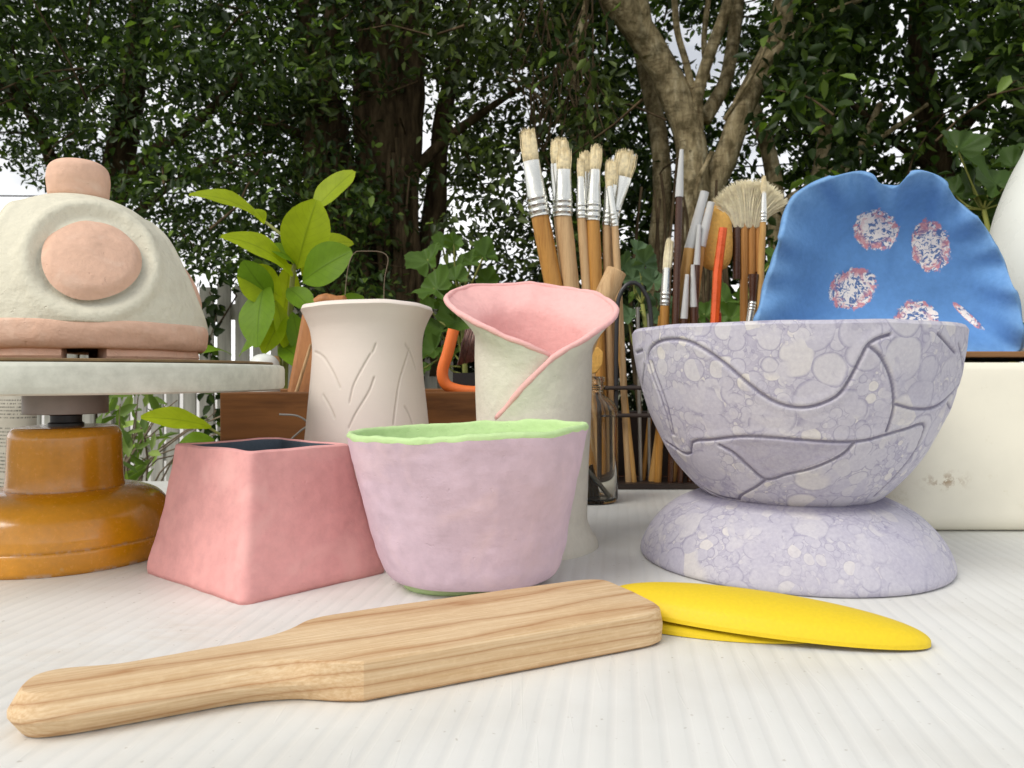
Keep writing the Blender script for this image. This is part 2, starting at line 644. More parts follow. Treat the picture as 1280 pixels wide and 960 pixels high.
M['box'] = None
t = NT('stained_white_enamel')
v = t.coord()
c0 = srgb(238, 233, 216)
n1 = t.noise(v, 9, 5, 0.6)
col = t.ramp(n1, [(0.3, shade(c0, 0.90)), (0.6, c0)])
st = t.noise(v, 38, 5, 0.7)
col = t.mix(t.ramp(st, [(0.62, 0.0), (0.78, 0.45)]), col, srgb(196, 184, 148))
ru = t.math('MULTIPLY', t.ramp(t.noise(v, 120, 4, 0.7), [(0.50, 0.0), (0.58, 0.75)]), t.attr('rust'))
col = t.mix(ru, col, srgb(142, 104, 52))
M['box'] = t.set(col, 0.5, t.bump(st, 0.12, 0.001), spec=0.35)
M['board'] = wood('brown_board', srgb(140, 100, 62), srgb(84, 56, 32), (3, 60, 60), 0.6)
M['batten'] = plain('dark_batten', srgb(48, 36, 30), 0.8)
M['crate'] = wood('walnut_crate', srgb(142, 94, 52), srgb(82, 50, 24), (5, 30, 46), 0.5, 0.8, 0.3, 7)
M['slab'] = wood('tan_wood', srgb(178, 120, 70), srgb(128, 80, 42), (40, 40, 5), 0.5)
M['handle'] = wood('brush_handle', srgb(204, 160, 96), srgb(160, 112, 58), (130, 130, 9), 0.4)
M['handle_raw'] = wood('raw_handle', srgb(206, 172, 128), srgb(160, 122, 80), (130, 130, 9), 0.6)
M['handle_honey'] = wood('honey_handle', srgb(194, 142, 72), srgb(150, 98, 40), (130, 130, 8), 0.35)
M['handle_dark'] = plain('brown_lacquer', srgb(74, 44, 28), 0.25, 0, 0.2, 40, 0.05)
M['ferrule'] = plain('nickel_ferrule', srgb(226, 226, 220), 0.24, 0.85, 0.04, 40, 0.0)
M['bristle'] = plain('hog_bristle', srgb(232, 216, 176), 0.75, 0, 0.22, 220, 0.3)
M['hair'] = plain('goat_hair', srgb(246, 232, 198), 0.75, 0, 0.14, 220, 0.3)
M['bamboo'] = wood('bamboo', srgb(190, 136, 74), srgb(136, 86, 38), (200, 200, 9), 0.35)
M['sponge'] = plain('ochre_sponge', srgb(226, 176, 92), 0.9, 0, 0.14, 260, 0.9)
M['orange'] = plain('orange_lacquer', srgb(226, 92, 36), 0.3, 0, 0.12, 60)
M['orange_plastic'] = plain('orange_plastic', srgb(240, 122, 54), 0.45, 0, 0.06, 60)
M['red'] = plain('red_paint', srgb(190, 40, 40), 0.35)
M['wire_coil'] = plain('brown_wire', srgb(96, 66, 58), 0.4, 0.3, 0.4, 300)
M['rack'] = plain('black_rack', srgb(52, 40, 34), 0.5, 0.1, 0.2)
M['rod'] = plain('grey_rod', srgb(158, 156, 150), 0.4, 0.4)
M['white_glaze'] = plain('white_glaze', srgb(228, 231, 224), 0.3, 0, 0.02, 20, 0.0)
M['green_band'] = plain('green_band', srgb(60, 120, 88), 0.35)
M['tan_cap'] = plain('tan_cap', srgb(214, 168, 110), 0.5)
M['pale_ground'] = plain('pale_gap_ground', (0.62, 0.60, 0.56, 1), 0.9, 0, 0.1, 6, 0.2)
M['pot'] = clay('terracotta', srgb(120, 76, 54), 0.8, 1.1, 14)

t = NT('clear_cap')
t.set((0.95, 0.96, 0.95, 1), 0.22)
t.b.inputs['Transmission Weight'].default_value = 0.40
t.b.inputs['IOR'].default_value = 1.2
M['cap'] = t.m
t = NT('jar_glass')
t.set((0.93, 0.92, 0.86, 1), 0.03)
t.b.inputs['Transmission Weight'].default_value = 1.0
t.b.inputs['IOR'].default_value = 1.3
M['glass'] = t.m

# newspaper: broken dark dashes in rows
t = NT('newsprint')
c = t.n('ShaderNodeTexCoord')
sx = t.n('ShaderNodeSeparateXYZ')
t.l(c.outputs['Object'], sx.inputs[0])
row = t.math('FRACT', t.math('MULTIPLY', sx.outputs[2], 260.0))
inrow = t.math('MULTIPLY', t.math('GREATER_THAN', row, 0.30), t.math('LESS_THAN', row, 0.72))
rowid = t.math('FLOOR', t.math('MULTIPLY', sx.outputs[2], 260.0))
cmb = t.n('ShaderNodeCombineXYZ')
t.l(t.math('MULTIPLY', sx.outputs[0], 1500.0), cmb.inputs[0])
t.l(t.math('MULTIPLY', rowid, 7.3), cmb.inputs[1])
let = t.noise(cmb.outputs[0], 1.0, 1)
ink = t.math('MULTIPLY', inrow, t.math('GREATER_THAN', let, 0.47))
blk = t.math('MULTIPLY', t.math('GREATER_THAN', t.math('FRACT', t.math('MULTIPLY', rowid, 0.137)), 0.14), 1.0)
ink = t.math('MULTIPLY', ink, blk)
pap = t.ramp(t.noise(c.outputs['Object'], 40, 3), [(0.3, srgb(158, 152, 138)), (0.7, srgb(174, 169, 154))])
col = t.mix(t.math('MULTIPLY', ink, 0.75), pap, srgb(52, 50, 48))
M['paper'] = t.set(col, 0.9)

# bark
t = NT('fig_bark')
v = t.coord()
n1 = t.noise(v, 5, 5, 0.6)
n2 = t.noise(t.coord((26, 26, 7)), 1.0, 5, 0.65, 0.4)
n3 = t.noise(t.coord((9, 9, 60)), 1.0, 3, 0.6)
col = t.ramp(n2, [(0.3, srgb(122, 106, 78)), (0.5, srgb(190, 172, 134)), (0.72, srgb(232, 218, 182))])
col = t.mix(t.ramp(t.noise(v, 14, 5, 0.65), [(0.45, 0.0), (0.62, 0.75)]), col, srgb(88, 78, 52))
col = t.mix(t.ramp(n3, [(0.60, 0.0), (0.70, 0.45)]), col, srgb(82, 64, 46))
nb = t.bump(n2, 1.0, 0.018)
nb = t.bump(n3, 0.7, 0.008, nb)
nb = t.bump(t.noise(v, 28, 5, 0.7), 0.7, 0.012, nb)
nb = t.bump(t.noise(v, 120, 3), 0.4, 0.003, nb)
M['bark'] = t.set(col, 0.9, nb, spec=0.15)
t = NT('dark_bark')
v = t.coord()
n2 = t.noise(t.coord((26, 26, 6)), 1.0, 5, 0.65, 0.4)
col = t.ramp(n2, [(0.3, srgb(52, 42, 32)), (0.5, srgb(86, 72, 54)), (0.75, srgb(128, 110, 84))])
M['bark_dark'] = t.set(col, 0.95, t.bump(n2, 0.9, 0.012), spec=0.1)


def foliage(name, c1, c2, c3, rough=0.4, trans=0.2, spec=0.4):
    t = NT(name)
    g = t.n('ShaderNodeNewGeometry')
    col = t.ramp(g.outputs['Random Per Island'], [(0.0, c1), (0.55, c2), (0.90, c3), (1.0, shade(c3, 2.2))])  # last stop colours a few leaves as if backlit
    t.set(col, rough, spec=spec)
    tr = t.n('ShaderNodeBsdfTranslucent')
    t.l(t.mix(1.0, col, (1.2, 1.35, 0.6, 1), 'MULTIPLY'), tr.inputs['Color'])
    mx = t.n('ShaderNodeMixShader')
    mx.inputs[0].default_value = trans
    t.l(t.b.outputs[0], mx.inputs[1])
    t.l(tr.outputs[0], mx.inputs[2])
    t.l(mx.outputs[0], t.out.inputs['Surface'])
    return t.m


M['fig_leaf'] = foliage('fig_leaf', (0.022, 0.042, 0.012, 1), (0.045, 0.080, 0.022, 1), (0.11, 0.17, 0.03, 1), 0.42, 0.34, 0.28)
M['fig_leaf_olive'] = foliage('fig_leaf_olive', (0.03, 0.044, 0.014, 1), (0.055, 0.08, 0.024, 1), (0.11, 0.15, 0.035, 1), 0.42, 0.34, 0.28)
M['hedge_leaf'] = foliage('hedge_leaf', (0.012, 0.024, 0.008, 1), (0.022, 0.04, 0.013, 1), (0.05, 0.08, 0.02, 1), 0.45, 0.15, 0.35)
M['weed_leaf'] = foliage('weed_leaf', (0.10, 0.17, 0.03, 1), (0.17, 0.27, 0.05, 1), (0.26, 0.36, 0.08, 1), 0.5, 0.35)


def big_leaf(name, c1, c2, trans=0.35, vk=0.6):
    t = NT(name)
    u = t.n('ShaderNodeUVMap')
    s = t.n('ShaderNodeSeparateXYZ')
    t.l(u.outputs[0], s.inputs[0])
    av = t.math('ABSOLUTE', t.math('SUBTRACT', s.outputs[1], 0.5))
    g = t.n('ShaderNodeNewGeometry')
    col = t.ramp(g.outputs['Random Per Island'], [(0.0, c1), (1.0, c2)])
    mot = t.noise(t.coord(), 60, 4)
    col = t.mix(t.ramp(mot, [(0.4, 0.0), (0.75, 0.35)]), col, shade(c1, 0.75))
    ph = t.math('FRACT', t.math('MULTIPLY', t.math('SUBTRACT', s.outputs[0], t.math('MULTIPLY', av, 0.55)), 9.0))
    vein = t.ramp(ph, [(0.0, 1.0), (0.09, 0.0), (0.92, 0.0), (1.0, 1.0)])
    mid = t.ramp(av, [(0.0, 1.0), (0.035, 0.0)])
    vm = t.math('MAXIMUM', t.math('MULTIPLY', vein, 0.35), mid)
    col = t.mix(t.math('MULTIPLY', vm, vk), col, shade(c1, 0.62))
    t.set(col, 0.5, t.bump(vm, 0.4, 0.001), spec=0.25)
    tr = t.n('ShaderNodeBsdfTranslucent')
    t.l(t.mix(1.0, col, (1.25, 1.2, 0.5, 1), 'MULTIPLY'), tr.inputs['Color'])
    mx = t.n('ShaderNodeMixShader')
    mx.inputs[0].default_value = trans
    t.l(t.b.outputs[0], mx.inputs[1])
    t.l(tr.outputs[0], mx.inputs[2])
    t.l(mx.outputs[0], t.out.inputs['Surface'])
    return t.m


M['lime_leaf'] = big_leaf('lime_leaf', (0.29, 0.42, 0.010, 1), (0.54, 0.66, 0.02, 1), 0.5)  # lime brightened in the colour to suggest sunlight on and through the leaves
M['mid_leaf'] = big_leaf('mid_green_leaf', (0.13, 0.26, 0.012, 1), (0.22, 0.38, 0.018, 1), 0.42)
M['geranium'] = big_leaf('geranium_leaf', (0.06, 0.125, 0.022, 1), (0.13, 0.23, 0.035, 1), 0.3, 0.2)
M['geranium_shade'] = big_leaf('geranium_shade_leaf', (0.035, 0.075, 0.014, 1), (0.07, 0.13, 0.022, 1), 0.3, 0.3)  # darker copy of the geranium green, shade put into its colour
M['geranium_grey'] = big_leaf('geranium_grey_leaf', (0.07, 0.13, 0.06, 1), (0.12, 0.20, 0.09, 1), 0.25, 0.2)
M['stem'] = plain('green_stem', srgb(128, 132, 60), 0.6)
M['twig'] = plain('dry_twig', srgb(128, 112, 92), 0.8)

t = NT('weathered_paling')
v = t.coord((30, 30, 2.2))
n1 = t.noise(v, 1.0, 5, 0.65)
col = t.ramp(n1, [(0.3, srgb(164, 162, 152)), (0.55, srgb(206, 203, 192)), (0.75, srgb(226, 223, 212))])
M['paling'] = t.set(col, 0.9, t.bump(n1, 0.5, 0.003))
t = NT('yard_ground')
v = t.coord()
n1 = t.noise(v, 2.5, 6, 0.65)
col = t.ramp(n1, [(0.3, (0.05, 0.045, 0.03, 1)), (0.5, (0.07, 0.075, 0.03, 1)), (0.7, (0.12, 0.11, 0.07, 1))])
M['ground'] = t.set(col, 0.95, t.bump(t.noise(v, 40, 4), 0.6, 0.02))

# ================================================================== SETTING
def structure(o):
    o['kind'] = 'structure'
    return o


structure(mesh_obj('ground', [(-400, -400, 0), (400, -400, 0), (400, 400, 0), (-400, 400, 0)], [(0, 1, 2, 3)], M['ground'], flat=True))
structure(mesh_obj('added_pale_ground', [(-40, 4.9, 0.004), (-0.2, 4.9, 0.004), (-0.2, 60, 0.004), (-40, 60, 0.004)], [(0, 1, 2, 3)], M['pale_ground'], flat=True))  # pale ground added beyond the fence so its gaps look bright

# ------------------------------------------------------------------ fence
fz = 4.35
fence = thing('paling_fence', 'weathered grey timber paling fence with bright gaps behind the leafy potted plant', 'fence', (-2.4, fz, 0))
mbp = MB()
x = -4.6
k = 0
while x < -0.35:
    wd = random.uniform(0.068, 0.08)
    top = CZ + 0.52 + random.uniform(-0.025, 0.015)
    mbp.box(x, x + wd, fz - 0.009, fz + 0.009, 0.05, top)
    x += wd + random.uniform(0.018, 0.03)
mbp.build('palings', M['paling'], fence, flat=True)
for zz in (CZ + 0.36, CZ - 0.45):
    MB().box(-4.7, -0.25, fz + 0.012, fz + 0.052, zz - 0.045, zz + 0.045).build('rail', M['paling'], fence, flat=True)
for xx in (-4.4, -2.35, -0.45):
    MB().box(xx - 0.045, xx + 0.045, fz + 0.055, fz + 0.145, 0, CZ + 0.45).build('post', M['paling'], fence, flat=True)


# ------------------------------------------------------------------ trees
def leaf_mesh(C, N, T, L, Wd, fold=0.25):
    """vectorised leaves: C base points, T along, N normal, L length, Wd width"""
    n = len(C)
    T = T / np.linalg.norm(T, axis=1, keepdims=True)
    N = N - T * np.sum(N * T, axis=1, keepdims=True)
    N = N / np.maximum(np.linalg.norm(N, axis=1, keepdims=True), 1e-6)
    B = np.cross(T, N)
    L = L[:, None]
    Wd = Wd[:, None]
    up = N * Wd * fold
    dro = -N * L * 0.10
    V = np.stack([C,
                  C + T * L * 0.34 + B * Wd * 0.5 + up,
                  C + T * L * 0.70 + B * Wd * 0.38 + up * 0.6 + dro * 0.4,
                  C + T * L + dro,
                  C + T * L * 0.70 - B * Wd * 0.38 + up * 0.6 + dro * 0.4,
                  C + T * L * 0.34 - B * Wd * 0.5 + up], axis=1).reshape(-1, 3)
    i = np.arange(n)[:, None] * 6
    Fq = np.concatenate([i + np.array([[0, 1, 2, 3]]), i + np.array([[0, 3, 4, 5]])], axis=0)
    return V, Fq


def fast_mesh(name, V, Fq, mat, parent):
    off = np.array(parent.location)
    me = bpy.data.meshes.new(name)
    V = (V - off).astype(np.float32)
    me.vertices.add(len(V))
    me.vertices.foreach_set('co', V.ravel())
    nf = len(Fq)
    me.loops.add(nf * 4)
    me.loops.foreach_set('vertex_index', Fq.astype(np.int32).ravel())
    me.polygons.add(nf)
    me.polygons.foreach_set('loop_start', np.arange(0, nf * 4, 4, dtype=np.int32))
    me.polygons.foreach_set('loop_total', np.full(nf, 4, np.int32))
    me.update(calc_edges=True)
    me.validate()
    me.materials.append(mat)
    o = bpy.data.objects.new(name, me)
    COL.objects.link(o)
    o.parent = parent
    return o


# thin spots of the canopy (world metres: centre, radii, share of the leaves left)
def gap(px, py, d, rx, rz, ry, keep):
    c = P(px, py, d * 100)
    return (np.array(c), np.array([rx, ry, rz]), keep)


GAPS = [gap(560, 250, 4.2, 0.22, 0.42, 2.2, 0.154), gap(545, 320, 4.2, 0.22, 0.2, 2.2, 0.165),
        gap(500, 150, 4.2, 0.30, 0.5, 1.5, 0.303), gap(590, 60, 4.2, 0.2, 0.2, 1.5, 0.330),
        gap(1000, 120, 4.2, 0.28, 0.3, 2.0, 0.220), gap(945, 265, 4.2, 0.25, 0.16, 2.2, 0.165),
        gap(1200, 262, 4.2, 0.30, 0.16, 2.2, 0.165), gap(1010, 190, 4.2, 0.3, 0.2, 2.0, 0.220),
        gap(1150, 60, 4.2, 0.2, 0.15, 2.0, 0.275), gap(640, 310, 4.2, 0.2, 0.1, 2.0, 0.275),
        gap(20, 290, 4.2, 0.42, 0.40, 3.0, 0.028), gap(0, 215, 4.2, 0.30, 0.2, 3.0, 0.193),
        gap(130, 330, 4.2, 0.5, 0.25, 3.0, 0.220), gap(235, 320, 4.2, 0.25, 0.16, 2.4, 0.220),
        gap(270, 250, 4.2, 0.3, 0.3, 2.0, 0.330), gap(220, 160, 4.2, 0.3, 0.12, 2.0, 0.330),
        gap(400, 60, 4.2, 0.15, 0.3, 2.0, 0.330), gap(680, 300, 4.2, 0.3, 0.2, 2.0, 0.358)]


def canopy(n_clusters, xr, yr, zr, per=34, rad_c=0.15, leaf=(0.05, 0.075), accept=None, seed=0, use_gaps=True):
    r = np.random.default_rng(seed)
    C = np.column_stack([r.uniform(*xr, n_clusters), r.uniform(*yr, n_clusters), r.uniform(*zr, n_clusters)])
    keep = np.ones(n_clusters)
    for c, q, k in (GAPS if use_gaps else []):
        d = np.sqrt((((C - c) / q) ** 2).sum(axis=1))
        keep *= lerp(k, 1.0, smooth(0.6, 1.15, d))
    lump = (np.sin(C[:, 0] * 5.1 + 1.3 * C[:, 2]) + np.sin(C[:, 2] * 6.3 - C[:, 1] * 2.1) + np.sin(C[:, 1] * 4.7 + C[:, 0] * 3.0)) / 3
    keep *= 0.82 + 0.3 * lump
    if accept is not None:
        keep *= accept(C)
    C = C[r.uniform(0, 1, n_clusters) < keep]
    n = len(C)
    out = r.normal(0, 1, (n, 3)) * [1, 1, 0.5]
    out /= np.linalg.norm(out, axis=1, keepdims=True)
    ci = np.repeat(np.arange(n), per)
    m = len(ci)
    s = r.uniform(-1, 1, m)
    base = C[ci] + out[ci] * (s * rad_c)[:, None] + r.normal(0, rad_c * 0.33, (m, 3))
    T = out[ci] * 0.6 + r.normal(0, 0.8, (m, 3)) + np.array([0, -0.15, -0.35])
    N = r.normal(0, 0.65, (m, 3)) + np.array([0, -0.25, 0.75])
    L = r.uniform(*leaf, m)
    return leaf_mesh(base, N, T, L, L * r.uniform(0.38, 0.52, m)), C, out


def branches(items, parent, mat, n=14, m=30):
    """items: (name, points, r0, r1, roughness); every limb a mesh of its own"""
    first = None
    for i, (nm, pts, r0, r1, rg) in enumerate(items):
        b_ = MB()
        limb(b_, pts, r0, r1, n, m, rg, i * 2.3)
        o_ = b_.build(nm, mat, first or parent, sharp=None)
        if first is None:
            first = o_


def limb(mb, pts, r0, r1, n=12, m=26, rough=0.10, seed=0.0):
    """pts: list of Vector; tapered wandering limb"""
    q = catmull(pts, m)
    rr = [lerp(r0, r1, i / (m - 1)) * (1 + rough * nz(q[i][0], q[i][1], q[i][2], 5.0, seed)) for i in range(m)]
    mb.tube([Vector(a) for a in q], rr, n)


def twigs(mb, C, out, share, r=0.0035, ln=0.35, seed=1):
    rr = np.random.default_rng(seed)
    for i in range(len(C)):
        if rr.uniform() > share:
            continue
        a = Vector(C[i]) - Vector(out[i]) * ln * rr.uniform(0.5, 1.2) + Vector((rr.normal(0, .05), rr.normal(0, .05), -0.05))
        b = Vector(C[i])
        c = b + Vector(out[i]) * ln * 0.4
        md = (a + b) / 2 + Vector(rr.normal(0, 0.03, 3))
        mb.tube([a, md, b, c], [r * 1.6, r * 1.3, r, r * 0.6], 5, False)


def PD(pts):
    return [P(a, b, d * 100) for a, b, d in pts]


# left tree: dense crown overhanging from the left, its trunk behind the domed pot
tr = thing('fig_tree', 'dense leafy fig overhanging from the left, sky showing under its crown', 'tree', (-2.75, 4.9, 0), 'fig trees behind the table')
branches([('trunk', [Vector((-2.75, 4.9, 0)), Vector((-2.7, 4.85, 0.8)), Vector((-2.6, 4.7, 1.5)), Vector((-2.3, 4.5, 2.3)), Vector((-2.1, 4.4, 3.4))], 0.15, 0.05, .1),
          ('limb', [Vector((-2.62, 4.73, 1.4))] + PD([(60, 190, 4.4), (10, 110, 4.0), (-90, 40, 3.8)]), 0.05, 0.015, .1),
          ('limb', [Vector((-2.6, 4.7, 1.5))] + PD([(160, 220, 4.3), (250, 150, 4.0), (330, 60, 3.8)]), 0.05, 0.015, .1),
          ('limb', [Vector((-2.6, 4.7, 1.5))] + PD([(180, 260, 4.4), (260, 205, 4.1), (340, 190, 3.9)]), 0.03, 0.008, .1)], tr, M['bark_dark'])
mb = MB()


def acc_left(C):
    px = 640 + F * C[:, 0] / C[:, 1]
    py = HY - F * (C[:, 2] - CZ) / C[:, 1]
    low = np.interp(px, [-400, -60, 40, 120, 200, 260, 330, 420, 520], [130, 150, 190, 290, 340, 350, 355, 420, 430])
    low = low + 22 * np.sin(px * 0.045) + 12 * np.sin(px * 0.11 + C[:, 1] * 3)
    return (py < low).astype(float) * np.where(px < 470, 1.0, 0.0)


(V, Fq), C, out = canopy(4300, (-4.6, -0.5), (2.9, 5.6), (CZ + 0.3, 3.9), accept=acc_left, seed=3, leaf=(0.034, 0.056), rad_c=0.13)
fast_mesh('crown', V, Fq, M['fig_leaf'], tr)
twigs(mb, C, out, 0.15, seed=5)
mb.build('twigs', M['bark_dark'], tr, sharp=None)['kind'] = 'stuff'

# centre tree: dark broad base and a sheaf of upright stems
tr = thing('fig_tree', 'dark many-stemmed fig with a broad rooted base behind the carved cream vase', 'tree', (-0.75, 4.3, 0), 'fig trees behind the table')
mb = MB()
D = 4.2
branches([('limb' if k_ else 'trunk', PD(pts), r0, r1, .25) for k_, (pts, r0, r1) in enumerate([
    ([(455, 700, D), (452, 420, D), (462, 330, D), (470, 250, D), (478, 120, D), (470, -60, D)], 0.22, 0.08),
    ([(430, 690, D), (420, 400, D + .1), (430, 300, D + .1), (418, 180, D + .1), (390, 60, D + .2), (372, -80, D + .3)], 0.17, 0.06),
    ([(500, 690, D), (498, 420, D), (490, 330, D), (502, 230, D), (512, 120, D), (520, -60, D)], 0.15, 0.06),
    ([(470, 420, D - .1), (440, 330, D - .1), (405, 270, D - .1), (395, 170, D - .2), (420, 0, D - .2)], 0.09, 0.04),
    ([(505, 440, D), (530, 350, D + .1), (545, 260, D + .2), (552, 160, D + .2), (580, 20, D + .3)], 0.08, 0.035),
    ([(492, 330, D), (470, 240, D - .1), (450, 150, D - .1), (455, 20, D)], 0.06, 0.03),
    ([(500, 240, D), (540, 190, D), (590, 150, D - .1), (650, 110, D - .3)], 0.04, 0.012),
    ([(480, 250, D), (430, 200, D), (370, 165, D - .1), (300, 140, D - .3)], 0.04, 0.012),
    ([(545, 470, D + .2), (538, 380, D + .2), (535, 320, D + .2), (545, 220, D + .2)], 0.07, 0.05)])], tr, M['bark_dark'])
for i in range(16):      # aerial roots and buttress cords
    a = random.uniform(410, 520)
    limb(mb, PD([(a + random.uniform(-8, 8), 230 + random.uniform(-60, 60), D - .18), (a + random.uniform(-6, 6), 320, D - .2),
                 (a + random.uniform(-14, 14), 420, D - .22), (a + random.uniform(-30, 30), 640, D - .25)]), 0.012, 0.03, 7, 14, 0.2, i)


def acc_mid(C):
    px = 640 + F * C[:, 0] / C[:, 1]
    py = HY - F * (C[:, 2] - CZ) / C[:, 1]
    a = np.where((px > 395) & (px < 560) & (py > 60) & (C[:, 1] < 4.3), 0.35, 1.0)
    return a * np.where((px > 380) & (px < 760) & (py < 430), 1.0, 0.0) * np.where(py > 300, 0.7, 1.0)


(V, Fq), C, out = canopy(2000, (-1.7, 0.9), (3.0, 5.6), (CZ + 0.15, 4.0), accept=acc_mid, seed=8, leaf=(0.04, 0.065), rad_c=0.14)
fast_mesh('crown', V, Fq, M['fig_leaf_olive'], tr)
twigs(mb, C, out, 0.2, seed=9)
mb.build('twigs', M['bark_dark'], tr, sharp=None)['kind'] = 'stuff'

# right tree: pale forking trunk
tr = thing('fig_tree', 'pale-barked fig whose trunk forks into thick limbs behind the brushes', 'tree', (0.98, 3.75, 0), 'fig trees behind the table')
mb = MB()
D = 3.75
branches([('limb' if k_ else 'trunk', PD(pts), r0 * (.60 if k_ < 2 else .75), r1 * (.82 if k_ < 2 else .8), rg) for k_, (pts, r0, r1, rg) in enumerate([
    ([(868, 640, D), (868, 420, D), (868, 300, D), (866, 215, D), (860, 165, D), (833, 95, D), (797, 35, D - .05), (770, 0, D - .1), (735, -60, D - .1)], 0.155, 0.082, 0.08),
    ([(905, 640, D + .1), (893, 400, D + .08), (884, 290, D + .03), (890, 235, D + .03), (908, 195, D + .03), (929, 134, D), (965, 60, D), (978, 20, D), (985, -40, D)], 0.13, 0.06, 0.08),
    ([(812, 70, D - .04), (806, 30, D - .08), (796, -30, D - .1)], 0.055, 0.045, 0.1),
    ([(872, 170, D), (872, 120, D - .03), (888, 65, D - .05), (905, 20, D - .05), (922, -40, D - .05)], 0.042, 0.034, 0.1),
    ([(868, 125, D), (858, 80, D - .05), (846, 35, D - .08), (842, -30, D - .1)], 0.024, 0.018, 0.1),
    ([(880, 150, D + .1), (905, 105, D + .15), (915, 60, D + .2), (925, -20, D + .25)], 0.05, 0.04, 0.1),
    ([(885, 100, D + .05), (880, 50, D + .05), (888, -20, D + .05)], 0.02, 0.016, 0.1),
    ([(838, 640, D + .25), (826, 420, D + .25), (822, 320, D + .25), (828, 240, D + .25), (822, 160, D + .3), (800, 60, D + .4)], 0.09, 0.05, 0.12),
    ([(975, 330, D + .2), (968, 230, D + .2), (955, 170, D + .2), (935, 120, D + .2)], 0.07, 0.04, 0.12),
    ([(930, 110, D), (975, 60, D - .1), (1030, 20, D - .2), (1100, -10, D - .3)], 0.03, 0.012, 0.15),
    ([(905, 150, D), (945, 85, D - .12), (975, 15, D - .2)], 0.012, 0.008, 0.15),
    ([(880, 300, D - .05), (870, 240, D - .12), (890, 190, D - .12)], 0.02, 0.014, 0.2),
    ([(965, 350, D + .5), (1010, 260, D + .4), (1030, 180, D + .4), (1035, 90, D + .4)], 0.07, 0.04, 0.12),
    ([(985, 250, D + .2), (1040, 215, D + .2), (1090, 180, D + .1), (1160, 130, D)], 0.03, 0.012, 0.2),
    ([(1005, 300, D + .4), (1060, 215, D + .3), (1100, 130, D + .3)], 0.04, 0.02, 0.2),
    ([(735, 300, D + .3), (742, 190, D + .2), (720, 120, D + .1), (722, 60, D), (738, -20, D)], 0.035, 0.02, 0.15),
    ([(735, 200, D + .2), (700, 150, D + .1), (660, 110, D), (620, 90, D - .1)], 0.018, 0.006, 0.2)])], tr, M['bark'], 16, 36)
for i in range(14):      # hanging roots round the fork
    a = random.uniform(800, 905)
    y0 = random.uniform(190, 290)
    limb(mb, PD([(a, y0, D - .16), (a + random.uniform(-10, 10), y0 + 60, D - .18), (a + random.uniform(-14, 14), y0 + 180, D - .2), (a + random.uniform(-18, 18), 600, D - .2)]), 0.006, 0.014, 6, 12, 0.2, i)
for i in range(40):      # fine hanging reddish twigs left of the fork
    a = random.uniform(655, 760)
    y0 = random.uniform(-20, 120)
    limb(mb, PD([(a, y0, D - .3), (a + random.uniform(-20, 20), y0 + 50, D - .3), (a + random.uniform(-40, 40), y0 + random.uniform(90, 170), D - .35)]), 0.005, 0.002, 5, 9, 0.2, i)


def acc_right(C):
    px = 640 + F * C[:, 0] / C[:, 1]
    py = HY - F * (C[:, 2] - CZ) / C[:, 1]
    a = np.where((px > 765) & (px < 1010) & (C[:, 1] < 4.05) & (py > -40), 0.05, 1.0)
    a = a * np.where((px > 800) & (px < 950) & (C[:, 1] < 4.6) & (py > 0), 0.35, a)
    return a * np.where((px > 700) & (px < 1080), 1.0, 0.0) * np.where(py < 330, 1.0, 0.4)


(V, Fq), C, out = canopy(1500, (0.1, 2.6), (3.1, 5.8), (CZ + 0.1, 4.0), accept=acc_right, seed=21, leaf=(0.055, 0.085))
fast_mesh('crown', V, Fq, M['fig_leaf'], tr)
twigs(mb, C, out, 0.2, seed=10)
mb.build('twigs', M['bark_dark'], tr, sharp=None)['kind'] = 'stuff'

# far right tree
tr = thing('fig_tree', 'dark glossy-leaved fig filling the top right corner above the blue dish', 'tree', (2.6, 4.6, 0), 'fig trees behind the table')
branches([('trunk', PD([(1190, 640, 4.6), (1185, 330, 4.6), (1170, 200, 4.5), (1150, 60, 4.4), (1160, -100, 4.4)]), 0.13, 0.05, .1),
          ('limb', PD([(1175, 220, 4.5), (1110, 170, 4.2), (1050, 120, 4.0), (985, 100, 3.9)]), 0.03, 0.008, .1),
          ('limb', PD([(1170, 200, 4.5), (1230, 130, 4.2), (1290, 60, 3.9)]), 0.04, 0.015, .1)], tr, M['bark_dark'])
mb = MB()


def acc_far(C):
    px = 640 + F * C[:, 0] / C[:, 1]
    py = HY - F * (C[:, 2] - CZ) / C[:, 1]
    return np.where(px > 985, 1.0, 0.0) * np.where(py < 380, 1.0, 0.3)


(V, Fq), C, out = canopy(2200, (1.0, 5.2), (2.9, 5.6), (CZ + 0.1, 4.2), accept=acc_far, seed=33, leaf=(0.06, 0.09))
fast_mesh('crown', V, Fq, M['fig_leaf'], tr)
twigs(mb, C, out, 0.2, seed=12)
mb.build('twigs', M['bark_dark'], tr, sharp=None)['kind'] = 'stuff'

